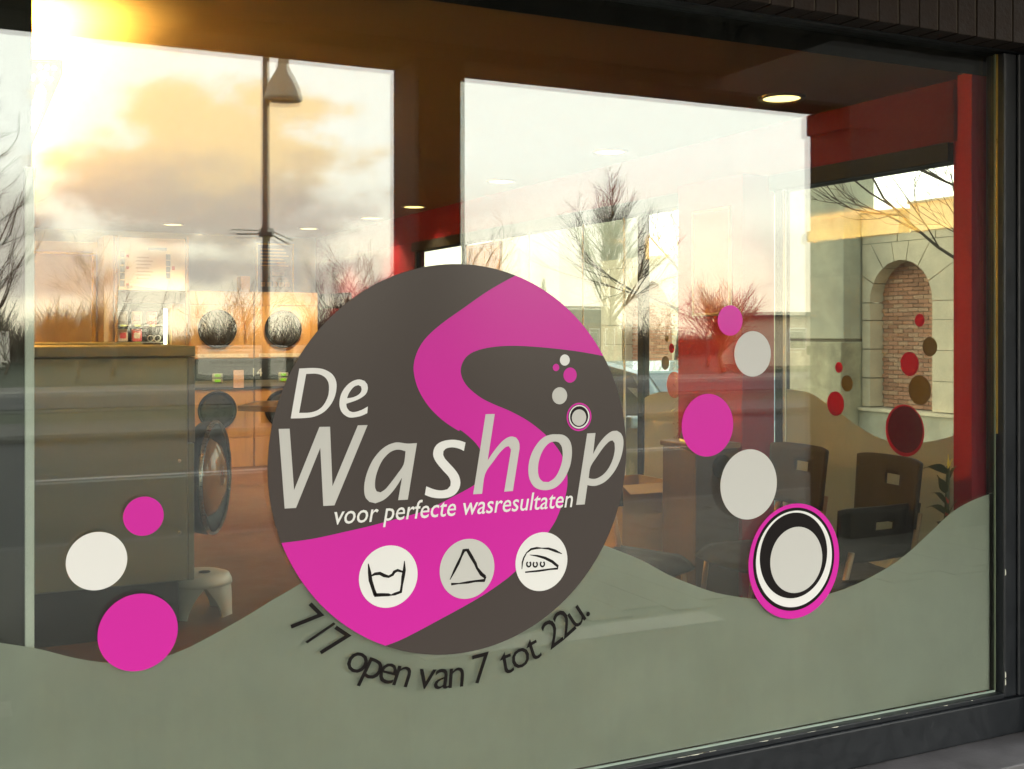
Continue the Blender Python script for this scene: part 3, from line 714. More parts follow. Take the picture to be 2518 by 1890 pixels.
sbub(zW, 316, 343, 312, 366, M_TRED, 'tiny red round sticker over the far brick arch')
sbub(zW, 274, 317, 381, 454, M_TGOLD, 'ochre round sticker over the far brick arch')
sbub(zW, 304, 383, 464, 606, mat('orange_red_vinyl', (0.4, 0.06, 0.02), 0.4, 0.05), 'orange red round sticker before the parked car windscreen')
sbub(zW, 294, 313, 268, 305, M_TGOLD, 'tiny ochre round sticker, topmost over the far arch')

# ================================================================== CEILING LIGHTS
def downlight(x, y, label, power=20):
    t = thing('ceiling_downlight', label, 'downlight', (x, y, ZC - 0.02), group='round downlights in the ceiling')
    MB().lathe([(0.105, -0.012), (0.108, -0.004), (0.108, 0.0), (0.088, 0.0), (0.086, -0.010), (0.105, -0.012)], (x, y, ZC - 0.002), 32).build('trim_ring', mat('bronze_trim', (0.2, 0.13, 0.07), 0.4, 0.05), t)
    MB().lathe([(0.001, 0.0), (0.084, 0.0), (0.084, 0.003), (0.001, 0.003)], (x, y, ZC - 0.009), 32).build('lens', emit('downlight_lens', (1.0, 0.74, 0.26), 1.3), t)
    ld = bpy.data.lights.new('downlight_lamp', 'SPOT'); ld.energy = power; ld.spot_size = R(112); ld.spot_blend = 0.7; ld.color = (1.0, 0.72, 0.42); ld.shadow_soft_size = 0.07
    lo = bpy.data.objects.new('downlight_lamp', ld); C.objects.link(lo); lo.parent = t; lo.location = (0, 0, -0.03)
DL = [(3.47, 0.815, 'lit round downlight nearest the red corner post'), (3.59, 2.53, 'lit round downlight second along the red wall, above the bare tree'),
      (3.60, 4.05, 'lit round downlight third along the red wall'), (3.66, 5.9, 'lit round downlight before the dark mirrored pillar'),
      (3.66, 7.0, 'lit round downlight at the edge of the mirrored sky'), (3.45, 8.35, 'lit round downlight over the framed poster'),
      (2.1, 8.5, 'lit round downlight above the wall chart')]
for i, (x, y, l) in enumerate(DL): downlight(x, y, l, (16, 12, 14, 30, 50, 70, 36)[i])
# light trough on the left wall: trapezoid section, open top, row of bulbs
tr = thing('light_trough', 'long dark trapezoid light trough glowing on the ceiling', 'light fitting', (0.3, 4, 2.2))
prof = [(0.2365, 2.46), (0.346, 2.468), (0.346, 2.425), (0.2365, 2.14)]
hs_ = MB()
y0, y1 = 0.46, 8.6
P2 = [(0.2365, 2.14), (0.346, 2.425), (0.346, 2.468)]
for (a, b), (c_, d_) in zip(P2[:-1], P2[1:]):
    hs_.add([(a, y0, b), (c_, y0, d_), (c_, y1, d_), (a, y1, b)], [(0, 1, 2, 3)])
hs_.build('housing', mat('dark_grey_trough', (0.08, 0.075, 0.06), 0.5, 0.1), tr)
MB().prism(prof, 'y', y0 - 0.004, y0).build('end_cap', _m['dark_grey_trough'], tr)
em_b = emit('trough_bulb', (1.0, 0.8, 0.4), 14.0)
def disc(x, z, r, y, nm='bulb'):
    MB().lathe([(0.0005, 0), (r, 0), (r, 0.003), (0.0005, 0.003)], (x, y, z), 14, 'y').build(nm, em_b, tr)
for dx in (0.0, 0.021, 0.042): disc(0.279 + dx, 2.440, 0.0065, y0 - 0.008, 'lamp_hole')
for dx, dz, r in ((0.0, 2.417, 0.007), (0.012, 2.416, 0.008), (0.004, 2.401, 0.006), (0.028, 2.405, 0.006), (-0.022, 2.41, 0.004), (-0.024, 2.40, 0.004)): disc(0.284 + dx, dz, r, y0 - 0.008, 'lamp_hole')
for i in range(13):
    f_ = i / 12
    disc(0.284 - 0.026 * f_ + (0.003 if i % 2 else -0.003), 2.372 - 0.125 * f_, 0.013 - 0.005 * abs(f_ - 0.3), y0 - 0.008 - 0.0003 * i, 'lamp_hole')
for i in range(3):
    MB().box(0.262, 0.322, 0.7 + i * 2.65, 3.0 + i * 2.65, 2.462, 2.47).build('lamp_tube', emit('trough_tube', (1.0, 0.72, 0.28), 2.5), tr)
ld = bpy.data.lights.new('trough_lamp', 'AREA'); ld.shape = 'RECTANGLE'; ld.size = 0.07; ld.size_y = 7.8; ld.energy = 420; ld.spread = R(135); ld.color = (1.0, 0.66, 0.16)
lo = bpy.data.objects.new('trough_lamp', ld); C.objects.link(lo); lo.parent = tr; lo.location = (-0.008, 0.55, 0.275); lo.rotation_euler = (R(180), 0, 0)

# ================================================================== BACK OF THE SHOP
def front(y, x0, x1, z0, z1, d=0.02): return MB().cbox(x0, x1, y - d, y, z0, z1, 0.003)
def dryer(x0, x1, num, lab):
    t = thing('stack_dryer', lab, 'dryer', ((x0 + x1) / 2, 9.3, ZF), group='stacked dryers on the back wall')
    y = 9.02; xm = (x0 + x1) / 2 - 0.04
    MB().box(x0, x1, y, 9.58, ZF, 2.05).build('cabinet', M_WOOD, t)
    g = 0.004
    front(y - 0.002, x0 + g, x1 - g, 1.905, 2.04).build('top_panel', M_WOOD, t)
    for z0, z1, zc in ((1.335, 1.898, 1.65), (0.49, 1.0, 0.785)):
        u = front(y - 0.002, x0 + g, x1 - g, z0, z1).build('door_panel', M_WOOD, t)
        MB().lathe([(0.187, 0), (0.202, -0.004), (0.205, -0.02), (0.186, -0.024), (0.186, -0.004)], (xm, y - 0.022, zc), 44, 'y').build('door_ring', M_BLACK, u)
        MB().lathe([(0.001, -0.045), (0.09, -0.035), (0.15, -0.016), (0.186, 0.0), (0.186, 0.004), (0.001, 0.004)], (xm, y - 0.024, zc), 44, 'y').build('porthole', mat('dark_porthole_glass', (0.014, 0.014, 0.012), 0.3, 0.4, 9.0, spec=0.25), u)
        MB().cbox(xm + 0.30, xm + 0.325, y - 0.045, y - 0.022, zc - 0.12, zc + 0.10, 0.006).build('handle', mat('wood_handle', (0.5, 0.27, 0.09), 0.4, 0.1), u)
    front(y - 0.002, x0 + g, x1 - g, ZF + 0.002, 0.484).build('base_panel', M_WOOD, t)
    st = front(y - 0.004, x0, x1, 1.005, 1.33, 0.03).build('control_strip', M_BLACK, t)
    front(y - 0.035, x0 + 0.01, x1 - 0.01, 1.03, 1.10, 0.004).build('strip_trim', mat('grey_strip', (0.12, 0.12, 0.11), 0.4, 0.1), st)
    for z in (1.155, 1.10):
        MB().cbox(xm - 0.055, xm + 0.055, y - 0.045, y - 0.034, z - 0.022, z + 0.022, 0.005).build('display_bezel', mat('display_bezel', (0.3, 0.3, 0.25), 0.4, 0.1), st)
        MB().box(xm - 0.03, xm + 0.03, y - 0.047, y - 0.045, z - 0.014, z + 0.014).build('display', emit('green_display', (0.45, 0.9, 0.02), 0.22), st)
    text_on('number', num, 0.13, mat('printed_number', (0.5, 0.5, 0.42), 0.5, 0.0), lambda a, b: (xm - 0.33 + a, y - 0.036, 1.14 + b), st)
    # stickers and price cards
    MB().box(xm + 0.17, xm + 0.28, y - 0.040, y - 0.037, 1.02, 1.21).build('price_card', mat('pink_card', (0.55, 0.36, 0.28), 0.6, 0.1, 60.0), st)
    MB().box(x0 + 0.05, x1 - 0.06, y - 0.026, y - 0.0225, 1.345, 1.385).build('instruction_label', mat('pale_label', (0.6, 0.52, 0.38), 0.6, 0.25, 40.0), t)
dryer(2.33, 3.035, '13', 'beech fronted stacked dryer beside the vending machine')
dryer(3.04, 3.745, '14', 'beech fronted stacked dryer under the framed poster')
# vending unit
vd = thing('vending_machine', 'lit detergent vending machine in a tall brown cabinet', 'vending machine', (1.97, 9.15, ZF))
MB().box(1.60, 2.34, 8.97, 9.35, ZF, 1.47).build('cabinet', mat('brown_cabinet', (0.2, 0.12, 0.05), 0.5, 0.15), vd)
for x0, x1 in ((1.60, 1.63), (2.31, 2.34)): MB().cbox(x0, x1, 8.95, 9.35, 1.472, 2.60, 0.003).build('side_panel', mat('brown_cabinet', (0.2, 0.12, 0.05)), vd)
MB().box(1.632, 2.308, 9.335, 9.35, 1.472, 2.0).build('back_panel', M_BLACK, vd)
MB().cbox(1.632, 2.308, 8.95, 9.35, 1.915, 2.035, 0.003).build('header', M_WENGE, vd)
MB().cbox(2.17, 2.308, 8.99, 9.33, 1.472, 1.912, 0.004).build('coin_panel', mat('coin_panel_brown', (0.3, 0.19, 0.08), 0.4, 0.1), vd)
MB().box(2.10, 2.128, 9.01, 9.04, 1.49, 1.86).build('light_tube', emit('vending_tube', (1.0, 0.95, 0.55), 4.0), vd)
for z in (1.52, 1.70): MB().box(1.64, 2.09, 9.05, 9.33, z - 0.02, z - 0.006).build('shelf', M_STEEL, vd)
rng = random.Random(6)
PK = [mat('white_packet', (0.7, 0.65, 0.6), 0.4, 0.1), mat('red_packet', (0.55, 0.06, 0.08), 0.4, 0.2), mat('silver_packet', (0.5, 0.45, 0.4), 0.35, 0.3, 30)]
for i, z in enumerate((1.52, 1.52, 1.70, 1.70, 1.70)):
    x = (1.70, 1.84, 1.70, 1.84, 1.99)[i]
    o = MB().cbox(x - 0.05, x + 0.05, 9.09, 9.15, z - 0.005, z + 0.13, 0.012).build('packet', PK[i % 3], vd)
    MB().cbox(x - 0.03, x + 0.03, 9.086, 9.09, z + 0.03, z + 0.09, 0.001).build('packet_print', PK[(i + 1) % 3], o)
    MB().box(x - 0.03, x + 0.03, 9.042, 9.048, z - 0.026, z - 0.008).build('price_tag', emit('glowing_yellow_tag', (1, 0.85, 0.1), 0.25), vd)  # price tags given a glow of their own to look lit
for x in (1.975, 2.045):
    pts = [(x + 0.032 * math.cos(q), 9.07 + 0.02 * k / 12, 1.55 + 0.032 * math.sin(q)) for k, q in enumerate([2 * math.pi * k / 12 for k in range(25)])]
    MB().tube(pts, 0.004, 6).build('coil', M_STEEL, vd)
# wall chart above it: white board with blue columns and grey text blocks
wc = thing('wall_chart', 'pale illuminated instruction chart above the vending machine', 'sign', (1.97, 8.95, 2.05))
MB().cbox(1.634, 2.306, 8.97, 9.01, 2.045, 2.585, 0.004).build('board', mat('cream_board', (0.68, 0.6, 0.46), 0.5, 0.06), wc)
blu = mat('print_blue', (0.12, 0.16, 0.24), 0.6, 0.2, 60); gry = mat('print_grey', (0.42, 0.38, 0.3), 0.6, 0.2, 60); rdp = mat('print_red', (0.5, 0.12, 0.1), 0.6, 0.1)
bl = MB()
for k in range(5): bl.box(1.655, 1.70, 8.966, 8.97, 2.08 + k * 0.075, 2.145 + k * 0.075)
for k in range(4): bl.box(2.11, 2.155, 8.966, 8.97, 2.17 + k * 0.065, 2.228 + k * 0.065)
bl.box(1.93, 2.12, 8.966, 8.97, 2.46, 2.49)
bl.build('blue_print', blu, wc)
gr_ = MB()
for i in range(7):
    z = 2.16 + i * 0.036; gr_.box(1.82 - 0.01 * (i % 2), 1.94 + 0.02 * (i % 3), 8.966, 8.97, z, z + 0.014)
gr_.prism([(1.72, 2.10), (1.9, 2.075), (2.06, 2.06), (1.72, 2.06)], 'y', 8.966, 8.97)
gr_.build('grey_print', gry, wc)
rd_ = MB()
for z in (2.085, 2.26, 2.38): rd_.box(1.715, 1.74, 8.966, 8.97, z, z + 0.028)
rd_.box(2.17, 2.2, 8.966, 8.97, 2.26, 2.30).build('red_print', rdp, wc)
# framed poster
po = thing('framed_poster', 'gold framed price poster on the grey back wall', 'poster', (3.41, 9.55, 2.06))
MB().cbox(3.215, 3.61, 9.56, 9.59, 2.07, 2.60, 0.003).build('print', mat('poster_purple', (0.2, 0.14, 0.15), 0.5, 0.2, 8.0), po)
for x0, x1, z0, z1 in ((3.195, 3.215, 2.05, 2.62), (3.61, 3.63, 2.05, 2.62), (3.215, 3.61, 2.05, 2.07), (3.215, 3.61, 2.60, 2.62)):
    MB().cbox(x0, x1, 9.54, 9.59, z0, z1, 0.004).build('frame_strip', mat('gold_frame', (0.6, 0.42, 0.16), 0.35, 0.1, metal=0.5), po)
pt = MB()
for i in range(6): pt.box(3.25, 3.57 - 0.03 * (i % 3), 9.556, 9.5595, 2.36 + i * 0.037, 2.374 + i * 0.037)
for i in range(5): pt.box(3.25 + i * 0.07, 3.30 + i * 0.07, 9.556, 9.5595, 2.13, 2.18)
pt.box(3.38, 3.52, 9.556, 9.5595, 2.255, 2.3)
pt.build('poster_lines', mat('poster_orange', (0.55, 0.3, 0.16), 0.6, 0.15, 20), po)
bx_ = MB().cbox(2.92, 3.02, 9.1, 9.3, 2.052, 2.22, 0.004).build('cardboard_carton', mat('carton', (0.5, 0.32, 0.15), 0.8, 0.1))
tag(bx_, 'small upright carton standing on top of the dryers', 'carton')
mo = thing('wall_monitor', 'dark tilted monitor at the top of the logo rim', 'monitor', (3.62, 8.2, 2.0))
MB().prism([(3.50, 2.00), (3.85, 2.03), (3.85, 1.86), (3.56, 1.86)], 'y', 8.15, 8.2).build('casing', M_BLACK, mo)
MB().prism([(3.54, 1.985), (3.84, 2.01), (3.84, 1.88), (3.58, 1.88)], 'y', 8.142, 8.149).build('screen', mat('dark_screen', (0.05, 0.045, 0.05), 0.15, 0.2), mo)
# doorway at the back left with gold trim put in for yellow light on its frame
dw = thing('back_doorway', 'pale back doorway with gold trim standing in for yellow light', 'doorway', (1.2, 9.5, ZF))
MB().cbox(0.24, 1.59, 9.50, 9.58, ZF, 2.56, 0.004).build('panel', mat('pale_door_panel', (0.5, 0.42, 0.32), 0.6, 0.06), dw)
for x0, x1, z0, z1 in ((1.44, 1.48, ZF, 2.42), (0.3, 1.48, 2.425, 2.45)):
    MB().cbox(x0, x1, 9.47, 9.50, z0, z1, 0.004).build('trim', M_GOLD, dw)
MB().cbox(1.50, 1.595, 9.0, 9.498, ZF, 2.6, 0.004).build('jamb', M_WALLW, dw)

# ------------------------------------------------------------------ front-loading washer seen from its flank
def WT(m):
    k = 0.862; m.v = [(x * k, (y + CAM_D) * k - CAM_D, max(ZF, H0 + (z - H0) * k) if z > ZF + 0.001 else ZF) for x, y, z in m.v]; return m
def DT(m):
    q = R(-27); m.v = [(1.30 + x * math.cos(q) - y * math.sin(q), 3.62 + x * math.sin(q) + y * math.cos(q), 0.755 + z) for x, y, z in m.v]; return WT(m)
wm = thing('washing_machine', 'tall grey green industrial washing machine seen from its side', 'washing machine', (0.75, 2.6, ZF))
WT(MB().cbox(0.30, 1.245, 3.2, 4.05, ZF + 0.06, 1.475, 0.006)).build('casing', M_WASHER, wm)
WT(MB().cbox(0.29, 1.285, 3.185, 4.06, 1.482, 1.54, 0.006)).build('top_cover', M_WASHTOP, wm)
WT(MB().cbox(1.247, 1.285, 3.195, 4.055, 1.0, 1.478, 0.005)).build('control_fascia', mat('fascia_grey', (0.1, 0.1, 0.095), 0.4, 0.1), wm)
WT(MB().cbox(1.247, 1.282, 3.20, 4.05, ZF + 0.06, 0.995, 0.005)).build('front_panel', M_WASHER, wm)
WT(MB().box(0.34, 1.2, 3.23, 4.0, ZF, ZF + 0.058)).build('plinth', M_BLACK, wm)
for z in (0.5, 0.9): WT(MB().lathe([(0.001, 0), (0.01, 0), (0.01, -0.004), (0.001, -0.005)], (1.2, 3.2, z), 12, 'y')).build('screw', M_STEEL, wm)
dr = DT(MB().lathe([(0.20, 0.0), (0.22, 0.06), (0.30, 0.075), (0.325, 0.10), (0.335, 0.15), (0.322, 0.185), (0.29, 0.195), (0.235, 0.17), (0.20, 0.12), (0.20, 0.0)], (0, 0, 0), 56, 'x')).build('door_ring', M_RUBBER, wm)
DT(MB().lathe([(0.318, 0.192), (0.334, 0.178), (0.338, 0.190), (0.325, 0.203)], (0, 0, 0), 56, 'x')).build('door_rim', M_STEEL, dr)
DT(MB().lathe([(0.24, 0.03), (0.238, 0.15), (0.20, 0.20), (0.11, 0.235), (0.001, 0.245), (0.001, 0.03)], (0, 0, 0), 48, 'x')).build('door_glass', mat('amber_door_bowl', (0.42, 0.17, 0.04), 0.12, 0.2, spec=0.6), dr)
# second washer behind it in the row
wm2 = copy_tree(wm, None, 'farther grey washing machine behind the tall near one', (0.75, 4.2, ZF))

# ------------------------------------------------------------------ stool, table
st = thing('plastic_stool', 'white plastic stool with arched legs beside the washer', 'stool', (1.2, 2.66, ZF))
MB().lathe([(0.001, 0.215), (0.12, 0.213), (0.152, 0.202), (0.165, 0.175), (0.168, 0.155), (0.155, 0.155), (0.15, 0.17), (0.001, 0.18)], (1.2, 2.66, ZF), 40).build('seat', mat('white_plastic', (0.7, 0.66, 0.56), 0.35, 0.04), st)
MB().lathe([(0.001, 0.217), (0.03, 0.217), (0.03, 0.22), (0.001, 0.22)], (1.22, 2.62, ZF), 20).build('grip_hole', M_BLACK, st)
for k in range(4):
    q = R(45 + 90 * k); lg = MB(); n = 10; vs = []
    for i in range(n + 1):
        f_ = i / n; z = ZF + 0.17 * (1 - f_); hw = 0.10 * (1 - f_) ** 1.6 + 0.042
        for sgn in (-1, 1):
            a = q + sgn * hw / 0.17; rr = 0.158 + 0.018 * f_
            for dr_ in (0, -0.012): vs.append((1.2 + (rr + dr_) * math.cos(a), 2.66 + (rr + dr_) * math.sin(a), z))
    fs = []
    for i in range(n):
        b = i * 4
        fs += [(b, b + 2, b + 6, b + 4), (b + 1, b + 5, b + 7, b + 3), (b, b + 4, b + 5, b + 1), (b + 2, b + 3, b + 7, b + 6)]
    lg.add(vs, fs, True); lg.build('leg', _m['white_plastic'], st)
tb = thing('folding_table', 'brown table with its corner showing left of the logo', 'table', (2.7, 5.5, ZF))
MB().prism([(2.02, 5.35), (2.35, 5.0), (3.3, 5.25), (3.3, 5.95), (2.3, 5.9)], 'z', 1.02, 1.06).build('top', mat('brown_table_top', (0.13, 0.075, 0.04), 0.35, 0.2), tb)
for x, y in ((2.42, 5.2), (3.1, 5.35), (2.45, 5.8), (3.1, 5.8)): MB().tube([(x, y, ZF), (x, y, 1.02)], 0.025, 10).build('leg', M_BLACK, tb)

# ------------------------------------------------------------------ chairs by the side window
def make_chair(label):
    t = thing('plywood_chair', label, 'chair', (0, 0, 0), group='dark plywood chairs by the side window')
    # backrest: bent plywood, hand hole cut out
    W_, Hh, nx, nz = 0.42, 0.27, 21, 12
    m = MB(); idx = {}
    for i in range(nx + 1):
        for j in range(nz + 1):
            x = (i / nx - 0.5) * W_; z = 0.64 + j / nz * Hh
            y = 0.9 * (x * x) * 0.9 - 0.10 * (z - 0.64) - 0.02
            wob = 0.012 * (1 - (2 * abs(i / nx - 0.5)) ** 6) if j == nz else 0
            idx[i, j] = len(m.v); m.v.append((x * (1 - 0.05 * (1 - j / nz)), y, z + wob))
    for i in range(nx):
        for j in range(nz):
            if 8 <= i <= 12 and 7 <= j <= 8: continue
            m.f.append((idx[i, j], idx[i + 1, j], idx[i + 1, j + 1], idx[i, j + 1])); m.sm.append(True)
    b = m.build('backrest', M_WENGE, t, fix=False); md = b.modifiers.new('solid', 'SOLIDIFY'); md.thickness = 0.014
    m = MB(); idx = {}
    for i in range(13):
        for j in range(13):
            x = (i / 12 - 0.5) * 0.42; y = 0.01 + j / 12 * 0.42
            idx[i, j] = len(m.v); m.v.append((x * (0.94 + 0.06 * j / 12), y, 0.455 - 0.012 * math.cos(x * 7) - (0.05 * max(0, (j - 9) / 3) ** 2)))
    for i in range(12):
        for j in range(12): m.f.append((idx[i, j], idx[i + 1, j], idx[i + 1, j + 1], idx[i, j + 1])); m.sm.append(True)
    b = m.build('seat', M_WENGE, t, fix=False); md = b.modifiers.new('solid', 'SOLIDIFY'); md.thickness = 0.014
    tubem = mat('chair_tube', (0.36, 0.22, 0.13), 0.35, 0.1, metal=0.4)
    for s_ in (-1, 1):
        MB().tube([(s_ * 0.165, -0.03, 0.70), (s_ * 0.17, 0.02, 0.47), (s_ * 0.18, -0.03, 0.25), (s_ * 0.19, -0.08, 0.0)], 0.0125, 10).build('leg', tubem, t)
        MB().tube([(s_ * 0.17, 0.06, 0.43), (s_ * 0.17, 0.33, 0.43), (s_ * 0.18, 0.38, 0.40), (s_ * 0.19, 0.43, 0.0)], 0.0125, 10).build('leg', tubem, t)
        MB().tube([(s_ * 0.17, 0.0, 0.435), (s_ * 0.17, 0.36, 0.435)], 0.011, 8).build('seat_rail', tubem, t)
    return t
ch0 = make_chair('dark plywood chair in front of the side film, hand hole in its back')
ch0.location = (3.62, 0.305, ZF); ch0.rotation_euler = (0, 0, R(84))
copy_tree(ch0, None, 'dark plywood chair half hidden behind the pale grey bubble', (3.60, 0.86, ZF), R(88))
copy_tree(ch0, None, 'near dark chair turned away from the glass beside the ringed bubble', (3.47, 0.20, ZF), R(3)).scale = (1.12, 1, 0.80)
copy_tree(ch0, None, 'dark chair low behind the ringed bubble by the bin', (2.72, 1.25, ZF - 0.02), R(200))
# bin, box, dome lamp
bn = thing('waste_cabinet', 'dark brown cabinet before the red pier', 'cabinet', (3.55, 1.57, ZF))
MB().cbox(3.42, 3.69, 1.42, 1.72, ZF + 0.04, 1.02, 0.006).build('body', mat('dark_brown_veneer', (0.07, 0.04, 0.025), 0.4, 0.2, 4.0), bn)
MB().cbox(3.41, 3.695, 1.41, 1.73, 1.022, 1.05, 0.005).build('top', mat('brown_top', (0.14, 0.08, 0.04), 0.35, 0.15), bn)
MB().box(3.44, 3.68, 1.44, 1.70, ZF, ZF + 0.038).build('plinth', M_BLACK, bn)
MB().lathe([(0.001, 0), (0.06, 0), (0.062, -0.006), (0.001, -0.01)], (3.58, 1.418, 0.93), 24, 'y').build('round_flap', M_BLACK, bn)
dm = thing('dome_lamp', 'small brown dome lamp ringed with gold light bulbs', 'lamp', (3.535, 1.56, 1.052))
MB().lathe([(0.092, 0.0), (0.09, 0.03), (0.083, 0.065), (0.066, 0.095), (0.038, 0.118), (0.001, 0.125)], (3.535, 1.56, 1.055), 36).build('dome', mat('bronze_dome', (0.12, 0.065, 0.025), 0.3, 0.2, metal=0.6), dm)
MB().lathe([(0.088, 0.0), (0.096, 0.0), (0.096, 0.01), (0.088, 0.01)], (3.535, 1.56, 1.053), 36).build('base_ring', emit('dome_glow', (1.0, 0.6, 0.12), 0.45), dm)
for k in range(11):
    f_ = k / 10; zz = 0.02 + 0.105 * f_; rr = 0.0935 * math.cos(f_ * 1.25)
    MB().lathe([(0.0005, -0.005), (0.004, -0.0035), (0.005, 0), (0.004, 0.0035), (0.0005, 0.005)], (3.535 - rr * 0.86, 1.56 - rr * 0.5, 1.055 + zz), 8).build('bulb', emit('dome_bulb', (1.0, 0.75, 0.35), 2.0), dm)
cb = thing('cardboard_box', 'open tan cardboard box on the floor beside the logo rim', 'box', (3.5, 2.45, ZF))
cm = mat('tan_cardboard', (0.36, 0.23, 0.11), 0.85, 0.1, 5.0)
for x0, x1, y0, y1 in ((3.50, 3.51, 2.25, 2.65), (3.86, 3.87, 2.25, 2.65), (3.511, 3.859, 2.25, 2.26), (3.511, 3.859, 2.64, 2.65)):
    MB().box(x0, x1, y0, y1, ZF, 0.74).build('side', cm, cb)
MB().box(3.511, 3.859, 2.261, 2.639, ZF + 0.001, ZF + 0.012).build('bottom', cm, cb)
MB().add([(3.50, 2.25, 0.741), (3.87, 2.25, 0.741), (3.87, 2.16, 0.70), (3.50, 2.16, 0.70)], [(0, 1, 2, 3)]).build('flap', cm, cb)
# wooden notice board against the far glazing
nb = thing('notice_board', 'wood framed notice board beside the far red wall', 'notice board', (3.86, 5.0, 1.7))
MB().cbox(3.862, 3.875, 4.62, 5.2, 1.72, 2.30, 0.003).build('cork', mat('cork', (0.45, 0.28, 0.12), 0.9, 0.2, 30), nb)
for y0, y1, z0, z1 in ((4.60, 4.63, 1.70, 2.32), (5.19, 5.22, 1.70, 2.32), (4.63, 5.19, 1.70, 1.73), (4.63, 5.19, 2.29, 2.32)):
    MB().cbox(3.85, 3.878, y0, y1, z0, z1, 0.003).build('frame_strip', M_WOOD, nb)
# framed notice on the pier
fn = thing('framed_notice', 'pale framed notice hanging on the red pier', 'notice', (3.69, 1.7, 1.75))
MB().cbox(3.69, 3.698, 1.50, 1.82, 1.72, 2.26, 0.002).build('sheet', mat('notice_paper', (0.42, 0.12, 0.1), 0.6, 0.08, 20), fn)
for y0, y1, z0, z1 in ((1.49, 1.505, 1.705, 2.275), (1.815, 1.83, 1.705, 2.275), (1.505, 1.815, 1.705, 1.72), (1.505, 1.815, 2.26, 2.275)):
    MB().cbox(3.684, 3.698, y0, y1, z0, z1, 0.002).build('frame_strip', mat('pale_notice_frame', (0.5, 0.32, 0.2), 0.5, 0.05), fn)

# plant in a pot in the corner
pl = thing('potted_plant', 'small potted plant with strap leaves and yellow bloom in the corner', 'plant', (3.755, 0.12, 0.6))
MB().lathe([(0.04, 0.6), (0.055, 0.74), (0.06, 0.745), (0.052, 0.75), (0.035, 0.62)], (3.755, 0.115, 0), 24).build('pot', mat('terracotta', (0.3, 0.12, 0.06), 0.8, 0.15), pl)
MB().cbox(3.68, 3.795, 0.06, 0.175, ZF, 0.598, 0.004).build('stand', M_BLACK, pl)
lfm = mat('strap_leaf', (0.05, 0.055, 0.02), 0.5, 0.3, 12)
rng = random.Random(21)
def leaf(base, tip, w, droop, m, nm='leaf'):
    b, t_ = Vector(base), Vector(tip); d_ = t_ - b; side = Vector((0.35, 0.0, 1)).cross(d_).normalized() if abs(d_.z) < d_.length * .9 else Vector((1, 0.3, 0))
    side = (side + Vector((0, 0, 0.8))).normalized()
    vs = []; n = 7
    for i in range(n + 1):
        f_ = i / n; p_ = b + d_ * f_ + Vector((0, 0, droop * math.sin(f_ * math.pi)))
        ww = w * math.sin(min(1, f_ * 1.1 + 0.12) * math.pi * 0.96)
        vs += [p_ + side * ww, p_ + Vector((0.0, -0.004, 0.0)), p_ - side * ww]
    fs = []
    for i in range(n): fs += [(3 * i, 3 * i + 1, 3 * i + 4, 3 * i + 3), (3 * i + 1, 3 * i + 2, 3 * i + 5, 3 * i + 4)]
    m_ = MB(); m_.add(vs, fs, True); return m_.build(nm, m, pl, fix=False)
MB().tube([(3.755, 0.115, 0.74), (3.76, 0.112, 0.9), (3.765, 0.11, 1.06)], [0.012, 0.010, 0.007], 8).build('stem', lfm, pl)
leaf((3.762, 0.11, 1.03), (3.60, 0.09, 1.06), 0.022, 0.02, lfm)
leaf((3.758, 0.11, 0.95), (3.69, 0.10, 1.03), 0.022, 0.0, lfm)
leaf((3.757, 0.11, 0.86), (3.62, 0.09, 0.90), 0.016, 0.02, lfm)
leaf((3.757, 0.11, 0.90), (3.66, 0.10, 0.955), 0.012, 0.02, lfm)
leaf((3.757, 0.11, 0.80), (3.66, 0.08, 0.84), 0.016, 0.01, lfm)
leaf((3.762, 0.11, 1.0), (3.80, 0.10, 1.06), 0.014, 0.01, lfm)
leaf((3.757, 0.11, 0.84), (3.79, 0.09, 0.92), 0.014, 0.01, lfm)
ym = mat('yellow_bract', (0.75, 0.5, 0.06), 0.5, 0.15); rm = mat('red_bract', (0.45, 0.04, 0.02), 0.5, 0.15)
leaf((3.765, 0.108, 1.05), (3.757, 0.105, 1.11), 0.013, 0.0, ym, 'petal'); leaf((3.767, 0.108, 1.05), (3.785, 0.105, 1.09), 0.007, 0.012, ym, 'petal')
leaf((3.76, 0.108, 0.9), (3.74, 0.10, 0.935), 0.010, 0.0, rm, 'petal'); leaf((3.76, 0.108, 0.85), (3.735, 0.10, 0.872), 0.010, 0.0, rm, 'petal')

